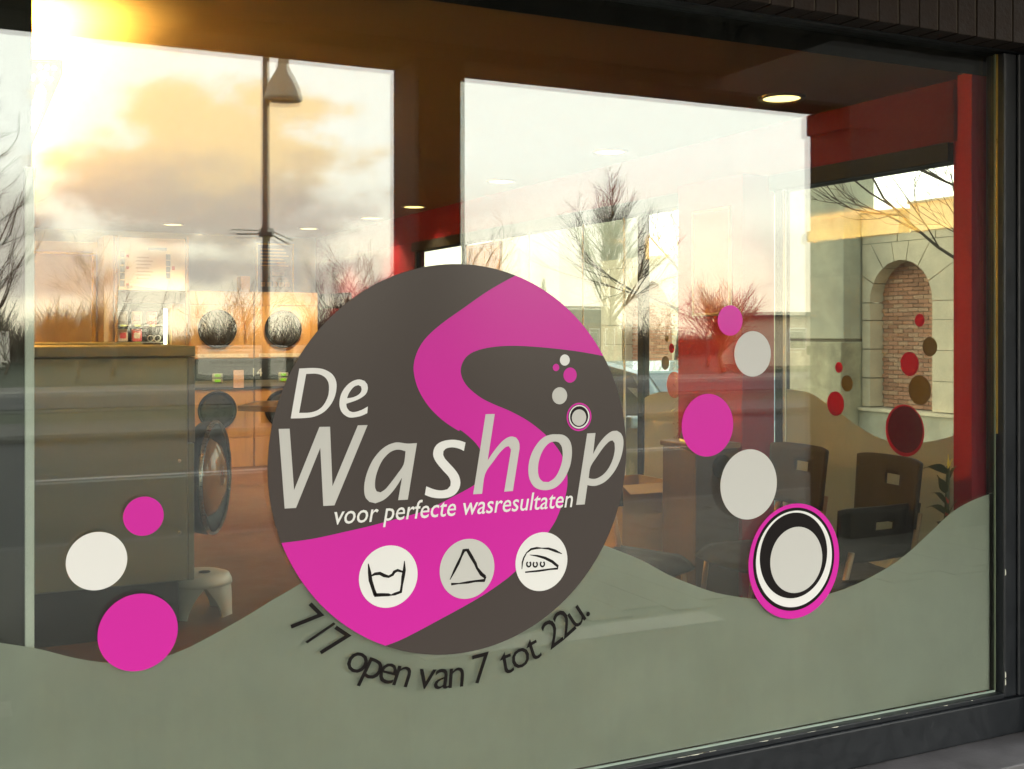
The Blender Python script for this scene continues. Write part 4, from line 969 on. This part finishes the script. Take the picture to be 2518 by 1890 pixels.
# ================================================================== BEYOND THE SIDE GLAZING: arch wall, concrete pier, car
XA = 13.3
aw = thing('arch_wall', 'buff stone garden wall with blind brick arches and raised end block', 'wall', (XA, 14, ZP))
J = 0.008
MB().box(XA + 0.035, XA + 0.45, 3.0, 10.45, ZP, 3.36).build('wall_core', M_STONEJ, aw) if False else None
def stone(poly, name='stone_block', x0=XA, x1=XA + 0.4, parent=aw):
    """one block: outline in (y, z), drawn in by half a joint"""
    cy_ = sum(p[0] for p in poly) / len(poly); cz_ = sum(p[1] for p in poly) / len(poly)
    q = []
    for a, b in poly:
        d_ = math.hypot(a - cy_, b - cz_); k = max(0.0, 1 - J * 1.3 / max(d_, 0.05)); q.append((cy_ + (a - cy_) * k, cz_ + (b - cz_) * k))
    return MB().prism(q, 'x', x0, x1).build(name, M_STONE, parent)
def arch_bay(ya, yb, yc, r, zs_, ztop, zbase, parent):
    """stone facing between ya and yb with a round-headed niche centred on yc"""
    ny0, ny1 = yc - r, yc + r
    # niche: brick backing and reveal
    nb_ = MB().box(XA + 0.30, XA + 0.55, ny0 - 0.05, ny1 + 0.05, zbase, zs_ + r + 0.05).build('niche_back', M_MORTAR, parent)
    bl_, bh = 0.21, 0.0655
    mesh = None; k = 0; rng = random.Random(int(yc * 10))
    protos = []
    for mm in M_BRICKS:
        o = MB().cbox(-0.03, 0.03, -bl_ / 2 + 0.005, bl_ / 2 - 0.005, 0.005, bh - 0.005, 0.003).build('brick', mm); o.parent = nb_; protos.append([o, False])
    z = zbase; row = 0
    while z < zs_ + r:
        off = 0 if row % 2 else bl_ / 2
        y = ny0 - bl_ / 2 + off - bl_ / 2
        while y < ny1 + bl_ / 2:
            hh = z + bh / 2
            inside = (ny0 - 0.08 < y < ny1 + 0.08) and (hh < zs_ or math.hypot(y - yc, hh - zs_) < r + 0.1)
            if inside:
                pr = protos[rng.choice((0, 0, 0, 1, 1, 2, 2))]
                o = pr[0] if not pr[1] else lnk(pr[0].copy(), nb_)
                pr[1] = True
                px = parent.location
                o.location = (XA + 0.292 - px[0] + rng.uniform(-0.003, 0.003), y - px[1], z - px[2])
            y += bl_
        z += bh; row += 1
    for pr in protos:
        if not pr[1]: bpy.data.objects.remove(pr[0])
    # straight courses either side
    z = zbase; i = 0
    hs = 0.46
    while z < zs_ - 0.01:
        z2 = min(z + hs, zs_)
        for a, b in ((ya, ny0), (ny1, yb)):
            if b - a < 0.05: continue
            nblk = max(1, round((b - a) / 0.75))
            for q in range(nblk): stone([(a + (b - a) * q / nblk, z), (a + (b - a) * (q + 1) / nblk, z), (a + (b - a) * (q + 1) / nblk, z2), (a + (b - a) * q / nblk, z2)], parent=parent)
        z = z2
    # voussoirs: radial joints out to a square surround
    zt = zs_ + r + 0.30; w0, w1 = max(ya, ny0 - 0.5), min(yb, ny1 + 0.5)
    def outer(a):
        c_, s_ = math.cos(a), math.sin(a); t = 1e9
        if s_ > 1e-6: t = min(t, (zt - zs_) / s_)
        if c_ > 1e-6: t = min(t, (w1 - yc) / c_)
        if c_ < -1e-6: t = min(t, (w0 - yc) / c_)
        return (yc + c_ * t, zs_ + s_ * t)
    angs = [0, 28, 56, 79, 101, 124, 152, 180]
    for a0, a1 in zip(angs[:-1], angs[1:]):
        inn = [(yc + r * math.cos(R(a0 + (a1 - a0) * k / 5)), zs_ + r * math.sin(R(a0 + (a1 - a0) * k / 5))) for k in range(6)]
        o0, o1 = outer(R(a0)), outer(R(a1)); mid = []
        for cn in ((w1, zt), (w0, zt)):
            ac = math.degrees(math.atan2(cn[1] - zs_, cn[0] - yc))
            if a0 < ac < a1: mid.append(cn)
        stone(inn[::-1] + [o0] + mid + [o1], 'voussoir', parent=parent)
    for a, b in ((ya, w0), (w1, yb)):
        if b - a > 0.05:
            z = zs_
            while z < zt - 0.01:
                z2 = min(z + hs, zt); stone([(a, z), (b, z), (b, z2), (a, z2)], parent=parent); z = z2
    nblk = max(1, round((yb - ya) / 0.9))
    for q in range(nblk):
        a, b = ya + (yb - ya) * q / nblk, ya + (yb - ya) * (q + 1) / nblk
        stone([(a, zt), (b, zt), (b, ztop), (a, ztop)], parent=parent)
    MB().box(XA + 0.395, XA + 0.6, ya, yb, zbase, ztop - 0.01).build('wall_core', M_STONEJ, parent) if False else None
    # thin joint bed just behind the faces
    jb = MB(); jb.box(XA + 0.02, XA + 0.39, ya + 0.01, max(ya + 0.02, ny0 - 0.012), zbase, zs_); jb.box(XA + 0.02, XA + 0.39, min(yb - 0.02, ny1 + 0.012), yb - 0.01, zbase, zs_)
    jb.box(XA + 0.02, XA + 0.39, ya + 0.01, yb - 0.01, zt - 0.03, ztop - 0.012)
    jb.build('joint_mortar', M_STONEJ, parent)
arch_bay(8.5, 10.80, 9.98, 0.64, 2.08, 3.14, 0.42, aw)
arch_bay(15.35, 19.0, 17.15, 0.95, 1.75, 3.20, 0.42, aw)
# raised block at the near end, gap and coping
for a, b, z0, z1 in ((5.0, 6.6, 0.42, 2.0), (6.6, 8.49, 0.42, 1.3), (6.6, 8.49, 1.3, 2.0), (5.0, 6.6, 2.0, 2.9), (6.6, 8.49, 2.0, 2.9), (5.0, 8.49, 2.9, 3.14)):
    stone([(a, z0), (b, z0), (b, z1), (a, z1)])
MB().box(XA - 0.02, XA + 0.44, 5.0, 9.76, 3.145, 3.56).build('raised_block', M_STONE, aw)
MB().box(XA - 0.05, XA + 0.47, 4.98, 9.79, 3.562, 3.60).build('coping', M_CONC, aw)
MB().box(XA - 0.02, XA + 0.9, 9.99, 10.8, 3.145, 3.49).build('merlon', M_STONE, aw)
MB().box(XA - 0.04, XA + 0.92, 9.96, 10.8, 3.492, 3.53).build('coping', M_CONC, aw)
MB().box(XA - 0.06, XA + 0.6, 4.0, 10.82, ZP, 0.36).build('base_course', M_CONC, aw)
MB().box(XA - 0.06, XA + 0.6, 15.3, 24, ZP, 0.36).build('base_course', M_CONC, aw)
MB().box(XA - 0.1, XA + 0.6, 4.0, 10.8, 0.362, 0.41).build('base_coping', M_STONE, aw)
cp = thing('concrete_tower', 'grey green concrete tower with a darker joint above its plinth', 'tower', (XA, 12, ZP))
MB().cbox(XA - 0.35, XA + 0.3, 10.84, 15.28, 1.50, 7.5, 0.02).build('shaft', M_CONC, cp)
MB().box(XA - 0.30, XA + 0.25, 10.86, 15.26, 1.46, 1.498).build('recessed_joint', M_STONEJ, cp)
MB().cbox(XA - 0.42, XA + 0.3, 10.82, 15.3, ZP, 1.455, 0.02).build('plinth', M_PLINTH, cp)
cp2 = thing('concrete_tower', 'farther grey concrete tower beyond the second arch', 'tower', (XA, 21, ZP))
MB().cbox(XA - 0.35, XA + 2.0, 20.3, 24, 2.2, 7.5, 0.02).build('shaft', M_CONC, cp2)
MB().cbox(XA - 0.42, XA + 2.0, 20.28, 24.02, ZP, 2.16, 0.02).build('plinth', M_CONC, cp2)
MB().box(XA - 0.3, XA + 2.0, 20.32, 23.98, 2.162, 2.198).build('recessed_joint', M_STONEJ, cp2)
struct(MB().box(11.6, 13.2, -4, 30, ZP - 0.3, ZP + 0.006).build('side_path', mat('pale_path', (0.2, 0.19, 0.16))))

# parked car outside the side glazing
car = thing('parked_car', 'pale green hatchback parked outside the side glazing', 'car', (6.0, 5.6, ZP))
CM = mat('pale_teal_car_paint', (0.32, 0.42, 0.40), 0.25, 0.03, 3.0, coat=0.6); CG = mat('car_window_glass', (0.12, 0.17, 0.17), 0.05, 0.1, spec=0.9)
Z = ZP
side = [(3.35, 0.35), (3.3, 0.62), (3.5, 0.80), (4.25, 0.95), (5.0, 1.40), (5.6, 1.47), (6.5, 1.45), (7.15, 1.2), (7.35, 0.95), (7.4, 0.4), (7.2, 0.25), (3.5, 0.25)]
def loft(sec, widths, name, m, parent):
    """side outline (y, z) carried across the car with narrower outer sections"""
    n = len(sec); vs = []; xs_ = widths
    for x, k in xs_:
        cz_ = 0.7
        for a, b in sec:
            kk = 1 - (1 - k) * max(0, (b - 0.7) / 0.7)
            vs.append((6.05 + x * (1 - 0.16 * max(0, (b - 0.9) / 0.5)), a if k == 1 else 5.35 + (a - 5.35) * (0.985), Z + cz_ + (b - cz_) * k))
    fs = []
    for i in range(len(xs_) - 1):
        for j in range(n): fs.append((i * n + j, i * n + (j + 1) % n, (i + 1) * n + (j + 1) % n, (i + 1) * n + j))
    fs.append(tuple(range(n - 1, -1, -1))); fs.append(tuple((len(xs_) - 1) * n + j for j in range(n)))
    mb = MB(); mb.add(vs, fs, False); return mb.build(name, m, parent)
loft(side, [(-0.84, 0.97), (-0.78, 1), (0.78, 1), (0.84, 0.97)], 'body', CM, car)
def quad(name, pts, m): return MB().add(pts, [(0, 1, 2, 3)]).build(name, m, car, fix=False)
quad('windscreen', [(6.05 - 0.70, 4.315, Z + 1.0), (6.05 + 0.70, 4.315, Z + 1.0), (6.05 + 0.62, 4.955, Z + 1.385), (6.05 - 0.62, 4.955, Z + 1.385)], CG)
for s_ in (-1, 1):
    xx = 6.05 + s_ * 0.80; xt = 6.05 + s_ * 0.715
    MB().add([(xx, 4.55, Z + 1.0), (xx, 5.75, Z + 1.0), (xt, 5.75, Z + 1.36), (xt, 5.05, Z + 1.36)], [(0, 1, 2, 3)]).build('side_window', CG, car, fix=False)
    MB().add([(xx, 5.80, Z + 1.0), (xx, 6.95, Z + 1.02), (xt, 6.6, Z + 1.34), (xt, 5.80, Z + 1.36)], [(0, 1, 2, 3)]).build('side_window', CG, car, fix=False)
    for yw in (4.05, 6.6):
        w_ = MB().lathe([(0.2, -0.09), (0.29, -0.09), (0.31, -0.06), (0.31, 0.06), (0.29, 0.09), (0.2, 0.09)], (6.05 + s_ * 0.76, yw, Z + 0.31), 28, 'x').build('tyre', M_RUBBER, car)
        MB().lathe([(0.001, -0.085), (0.19, -0.08), (0.2, -0.07), (0.2, 0.07), (0.19, 0.08), (0.001, 0.085)], (6.05 + s_ * 0.77, yw, Z + 0.31), 24, 'x').build('rim', M_STEEL, w_)
    MB().cbox(6.05 + s_ * 0.6 - 0.13, 6.05 + s_ * 0.6 + 0.13, 3.29, 3.36, Z + 0.6, Z + 0.72, 0.02).build('headlight', mat('headlight_lens', (0.6, 0.6, 0.58), 0.1, 0.1), car)
    MB().cbox(6.05 + s_ * 0.93 - 0.07, 6.05 + s_ * 0.93 + 0.07, 4.62, 4.72, Z + 0.95, Z + 1.05, 0.02).build('wing_mirror', CM, car)

# ================================================================== BARE TREES
def branches(rng, mb_t, mb_c, p, d, L, r, depth, maxd, spread, up, nside, jit=0.18, seg=4, split=(2, 3), minr=0.003):
    pts = [Vector(p)]; rad = [r]; dd = Vector(d).normalized(); q = Vector(p)
    for i in range(seg):
        dd = (dd + Vector((rng.gauss(0, jit), rng.gauss(0, jit), rng.gauss(0, jit) + up * 0.12))).normalized()
        q = q + dd * (L / seg); pts.append(q.copy()); rad.append(r * (1 - 0.45 * (i + 1) / seg))
    (mb_t if depth <= 1 else mb_c).tube(pts, rad, 6 if depth <= 1 else (4 if depth == 2 else 3), caps=False)
    if depth >= maxd: return
    nb = rng.randint(*split) + (nside if depth < maxd - 1 else nside // 2)
    for k in range(nb):
        f_ = 1.0 if k == 0 else rng.uniform(0.25, 0.98)
        i = min(seg - 1, int(f_ * seg)); base = pts[i].lerp(pts[i + 1], f_ * seg - i) if f_ < 1 else pts[-1]
        ax = Vector((rng.gauss(0, 1), rng.gauss(0, 1), rng.gauss(0, .4))); ax = (ax - dd * ax.dot(dd)).normalized()
        sp = spread * rng.uniform(0.55, 1.15) * (0.35 if k == 0 else 1)
        nd = (dd * math.cos(sp) + ax * math.sin(sp)).normalized()
        branches(rng, mb_t, mb_c, base, nd, L * rng.uniform(0.5, 0.72) * (1.15 if k == 0 else 1), max(r * rng.uniform(0.4, 0.58), minr), depth + 1, maxd, spread, up, nside, jit, max(3, seg - 1), split, minr)
def upright_tree(name, label, base, h, seed, bark, twig=None, clear=0.22, spread=0.62, n1=26, depth=3, wid=0.33, r0=None, lean=(0, 0), group=None, n2=3, minr=0.004):
    """one leader with ascending side limbs, as young street trees grow"""
    rng = random.Random(seed); t = thing(name, label, 'tree', base, group=group)
    T, Cn = MB(), MB(); b = Vector(base); r0 = r0 or h * 0.011
    N_ = 10; pts = [b + Vector((lean[0] * h * (i / N_) ** 1.4 + rng.gauss(0, .004) * h, lean[1] * h * (i / N_) ** 1.4 + rng.gauss(0, .004) * h, h * 0.97 * i / N_)) for i in range(N_ + 1)]
    rad = [r0 * (1 - 0.93 * i / N_) + 0.004 for i in range(N_ + 1)]
    T.tube(pts, rad, 8)
    for k in range(n1):
        f_ = clear + (0.97 - clear) * (k + rng.random()) / n1; i = min(N_ - 1, int(f_ * N_)); p_ = pts[i].lerp(pts[i + 1], f_ * N_ - i)
        a = k * 2.4 + rng.uniform(-.5, .5); ln = h * wid * (1.04 - f_) ** 1.0 * rng.uniform(0.7, 1.2) + 0.03 * h
        sp = spread * rng.uniform(0.75, 1.25)
        d_ = Vector((math.cos(a) * math.sin(sp), math.sin(a) * math.sin(sp), math.cos(sp)))
        branches(rng, T if f_ < 0.7 else Cn, Cn, p_, d_, ln, rad[i] * 0.5, 1 if f_ < 0.62 else 2, depth, 0.55, 0.7, n2, 0.12, 4, (2, 3), minr)
    T.build('trunk', bark, t, fix=False); Cn.build('crown', twig or bark, t, fix=False); return t
def bushy_tree(name, label, base, h, w, seed, bark, twig, stems=9, group=None, depth=3, side=2, cat='tree'):
    """many stems fanning from a low head"""
    rng = random.Random(seed); t = thing(name, label, cat, base, group=group); T, Cn = MB(), MB(); b = Vector(base)
    th = h * rng.uniform(0.2, 0.3); T.tube([b, b + Vector((rng.gauss(0, .02) * h, 0, th * .6)), b + Vector((0, 0, th))], [h * .022, h * .018, h * .017], 8)
    for k in range(stems):
        a = k * 2.399 + rng.uniform(-.5, .5); sp = (0.15 + 0.85 * rng.random()) * math.atan2(w * 0.7, h * 0.72)
        d_ = Vector((math.cos(a) * math.sin(sp), math.sin(a) * math.sin(sp), math.cos(sp)))
        branches(rng, T, Cn, b + Vector((0, 0, th * rng.uniform(.75, 1))), d_, h * rng.uniform(.26, .36), h * .009, 1, depth, 0.62, 0.35, side, 0.17, 4, (2, 2), 0.011)
    T.build('trunk', bark, t, fix=False); Cn.build('crown', twig, t, fix=False); return t
ZT = ZP - 0.14
upright_tree('street_tree', 'tall slim bare street tree mirrored in the right opening', (36.0, -56, ZT), 11.7, 5, M_BARK, n1=46, depth=4, clear=0.18, wid=0.27, spread=0.66, n2=2, minr=0.008, r0=0.2)
bushy_tree('pollard_willow', 'round headed pollard willow mirrored above the pink bubble', (32.3, -40, ZT), 5.3, 3.6, 11, M_BARKY, M_BARKY, stems=30, depth=3, side=2)
upright_tree('street_tree', 'big bare tree mirrored at the far left edge of the glass', (0.5, -14.0, ZT), 5.4, 31, M_BARKG, M_BARKR, n1=30, depth=4, clear=0.3, wid=0.17, spread=0.85, n2=1, minr=0.003)
FAR = [(24.6, -50, 8.2, 4.5, 'tall bare tree mirrored just right of the dark pillar'), (17.6, -52, 5.6, 4.5, 'bare bush tree mirrored above the logo rim'), (20.3, -55, 6.6, 4.2, 'reddish bare tree mirrored beside the dark pillar'),
       (11.8, -50, 4.8, 4.4, 'low bare tree mirrored over the dryers'), (6.6, -48, 5.2, 4.5, 'russet bare tree mirrored over the back doorway'), (5.0, -46, 3.6, 4.0, 'short russet bare shrub tree mirrored over the doorway'),
       (30.0, -62, 5.0, 5.0, 'bare hedge tree mirrored left of the street tree'), (41.5, -60, 5.2, 5.0, 'bare hedge tree mirrored right of the street tree'), (36.5, -47, 4.6, 4.0, 'russet bare tree mirrored before the red pier'),
       (2.6, -52, 3.6, 4.0, 'low bare shrub tree mirrored near the white post'), (14.6, -58, 5.0, 5.0, 'grey bare tree mirrored behind the framed poster'), (46.5, -56, 5.0, 5.0, 'bare tree mirrored beside the flat roofed shelter')]
for i, (x, y, h, w, l) in enumerate(FAR):
    bushy_tree('bare_tree', l, (x, y, ZT), h, w, 50 + i, M_BARKG, (M_BARKR, M_BARK)[i % 2], stems=5, depth=5, side=1, group='bare trees across the road')
# far belt of scrub: one brown mass nobody could count
rng = random.Random(77); sc_b = MB()
for k in range(6000):
    x = rng.uniform(-12, 66); y = -rng.uniform(65, 74); h = rng.uniform(0.75, 1.15) * (3.0 + 0.7 * math.sin(x * 0.31) + 0.55 * math.sin(x * 0.83 + 1) + 0.35 * math.sin(x * 2.1 + 2)) * (1.0 if x < 27 else 0.72)
    p0 = Vector((x, y, ZT))
    for q in range(4):
        a = rng.gauss(0, .45); b_ = p0 + Vector((rng.uniform(-.2, .2), 0, h * rng.uniform(0, .6)))
        p1 = b_ + Vector((math.sin(a) * h * .4, rng.gauss(0, .1) * h, h * .40)); s_ = Vector((0.013 + 0.004 * h, 0.0, 0))
        sc_b.add([b_ - s_, b_ + s_, p1], [(0, 1, 2)])
o = sc_b.build('scrub_belt', mat('brown_scrub', (0.065, 0.042, 0.024), 0.95, 0.4, 1.0), fix=False); tag(o, 'brown winter scrub along the far edge of the field', 'scrub', kind='stuff')
# tree beyond the side glazing, its limbs crossing the arch
upright_tree('bare_tree', 'bare tree with limbs reaching across the brick arch', (11.6, 6.6, ZP), 6.4, 9, M_BARK, n1=18, depth=4, clear=0.3, wid=0.4, spread=1.05, r0=0.07, n2=2)
upright_tree('bare_tree', 'bare tree with pale limbs before the far brick arch', (11.6, 13.4, ZP), 6.0, 19, M_BARKG, n1=16, depth=4, clear=0.3, wid=0.4, spread=0.95, r0=0.07, n2=2)

# ================================================================== STREET FURNITURE AND FAR BUILDINGS (mirrored)
lp = thing('street_lamp', 'tall street lamp with bell shaped shade mirrored in the left opening', 'street lamp', (5.62, -18.6, ZP))
LM = mat('grey_green_lamp_paint', (0.06, 0.06, 0.05), 0.45, 0.1)
MB().tube([(5.62, -18.6, ZP), (5.62, -18.6, 1.0), (5.62, -18.6, 3.4), (5.62, -18.6, 9.0)], [0.10, 0.085, 0.07, 0.06], 14).build('pole', LM, lp)
MB().tube([(5.62, -18.6, 7.3), (5.75, -18.55, 7.5), (5.92, -18.5, 7.45), (5.93, -18.5, 6.95)], 0.035, 10).build('arm', LM, lp)
bell = MB().lathe([(0.10, 0.86), (0.11, 0.70), (0.14, 0.62), (0.22, 0.50), (0.31, 0.30), (0.345, 0.14), (0.365, 0.12), (0.365, 0.05), (0.24, 0.05), (0.10, 0.04)], (5.93, -18.5, 6.02), 36).build('shade', mat('weathered_zinc_shade', (0.22, 0.21, 0.16), 0.4, 0.15, 6.0, metal=0.2), lp)
MB().lathe([(0.001, 0.0), (0.2, 0.02), (0.255, 0.05), (0.001, 0.06)], (5.93, -18.5, 6.02), 28).build('lens', mat('lamp_lens', (0.3, 0.25, 0.16), 0.2, 0.1), bell)
MB().cbox(5.50, 5.74, -18.72, -18.48, 3.44, 3.60, 0.01).build('collar', LM, lp)
for s_, dx in ((-1, 0.66), (1, 0.6)):
    for k in (0, 1):
        MB().tube([(5.62 + s_ * 0.11, -18.6, 3.55 - 0.06 * k), (5.62 + s_ * dx * (1 - .15 * k), -18.6 - 0.3 * (s_ > 0), 3.55 - 0.08 * k - (0.14 if s_ > 0 else 0))], 0.014, 6).build('bracket_bar', LM, lp)
def house(name, label, x, y, w, d, h, wall, roofc, nwin, roof=True, cat='house'):
    t = thing(name, label, cat, (x, y, ZT))
    MB().box(x - w / 2, x + w / 2, y - d, y, ZT, h).build('wall', wall, t)
    if roof:
        MB().prism([(y + 0.3, h), (y - d - 0.3, h), (y - d / 2, h + d * 0.32)], 'x', x - w / 2 - 0.2, x + w / 2 + 0.2).build('roof', roofc, t)
    else:
        MB().box(x - w / 2 - 0.4, x + w / 2 + 0.4, y - d - 0.3, y + 0.5, h + 0.003, h + 0.25).build('roof', roofc, t)
    for i in range(nwin):
        cx_ = x - w / 2 + w * (i + 0.5) / nwin; ww = min(0.6, w / nwin * 0.32)
        f_ = MB().box(cx_ - ww, cx_ + ww, y, y + 0.04, ZT + 0.9, ZT + 2.1).build('window', M_WHITE, t)
        MB().box(cx_ - ww + 0.07, cx_ + ww - 0.07, y + 0.041, y + 0.05, ZT + 0.97, ZT + 2.03).build('pane', mat('far_pane', (0.06, 0.07, 0.08), 0.08, 0.1), f_)
    return t
house('brick_house', 'low brick house mirrored behind the street tree', 38.9, -63, 3.6, 3.6, 2.2, mat('far_brick', (0.2, 0.08, 0.045), 0.85, 0.2), mat('far_roof', (0.07, 0.045, 0.035), 0.8, 0.2), 3)
house('flat_roofed_shelter', 'pale flat roofed shelter mirrored beside the concrete tower', 45.5, -47, 9, 5, 2.45, mat('pale_shelter_wall', (0.5, 0.44, 0.34), 0.8, 0.1), mat('shelter_roof', (0.06, 0.06, 0.06), 0.6, 0.1), 3, False, 'shelter')
for i, (x, w, l) in enumerate(((10.4, 2.9, 'long white site cabin mirrored under the first dryer porthole'), (13.8, 2.2, 'shorter white site cabin mirrored at the logo rim'))):
    t = thing('site_cabin', l, 'cabin', (x, -40, ZT), group='white cabins across the road')
    MB().box(x - w / 2, x + w / 2, -42, -40, ZT + 0.25, 1.02).build('wall', mat('white_cabin_panel', (0.7, 0.66, 0.55), 0.5, 0.08), t)
    for k in range(3): MB().box(x - w / 2 + 0.1, x + w / 2 - 0.1, -39.99, -39.97, 0.45 + k * 0.2, 0.47 + k * 0.2).build('rib', mat('cabin_rib', (0.3, 0.28, 0.22), 0.6, 0.1), t)
    MB().box(x - w / 2 - 0.05, x + w / 2 + 0.05, -42.05, -39.95, 1.022, 1.08).build('roof', _m['white_cabin_panel'], t)
def van(x, y, lab):
    t = thing('white_van', lab, 'van', (x, y, ZT)); z = ZT
    pr = [(x - 2.2, z + 0.35), (x - 2.25, z + 1.0), (x - 1.7, z + 1.15), (x - 1.15, z + 1.85), (x + 2.2, z + 1.9), (x + 2.25, z + 0.35)]
    MB().prism(pr, 'y', y - 0.9, y + 0.9).build('body', mat('white_van_paint', (0.65, 0.64, 0.6), 0.35, 0.05), t)
    MB().prism([(x - 1.5, z + 1.2), (x - 1.1, z + 1.7), (x - 0.4, z + 1.7), (x - 0.4, z + 1.2)], 'y', y + 0.901, y + 0.91).build('cab_window', CG, t)
    MB().box(x + 0.1, x + 1.6, y + 0.901, y + 0.91, z + 1.2, z + 1.65).build('side_window', CG, t)
    for xx in (x - 1.45, x + 1.45):
        for yy in (y - 0.8, y + 0.8): MB().lathe([(0.001, -0.1), (0.33, -0.1), (0.33, 0.1), (0.001, 0.1)], (xx, yy, z + 0.33), 24, 'y').build('wheel', M_RUBBER, t)
van(0.9, -60, 'white van mirrored at the foot of the white post')
ev = thing('fir_tree', 'dark narrow fir mirrored left of the street tree', 'tree', (34.6, -62, ZT))
MB().tube([(34.6, -62, ZT), (34.6, -62, 4.5)], [0.12, 0.02], 8).build('trunk', M_BARK, ev)
rng = random.Random(2); fm = MB()
for k in range(700):
    f_ = rng.random() ** 0.7; z = 0.3 + 4.6 * f_; rr = 1.0 * (1 - f_) * rng.uniform(.4, 1.05) + .05; a = rng.uniform(0, 6.28)
    p0 = Vector((34.6, -62, z + .15)); p1 = p0 + Vector((math.cos(a) * rr, math.sin(a) * rr, -.25 * rr)); s_ = Vector((-math.sin(a), math.cos(a), .3)) * .12
    fm.add([p0, p0.lerp(p1, .6) + s_, p1, p0.lerp(p1, .6) - s_], [(0, 1, 2, 3)])
fm.build('crown', mat('fir_needles', (0.03, 0.045, 0.02), 0.9, 0.3), ev, fix=False)
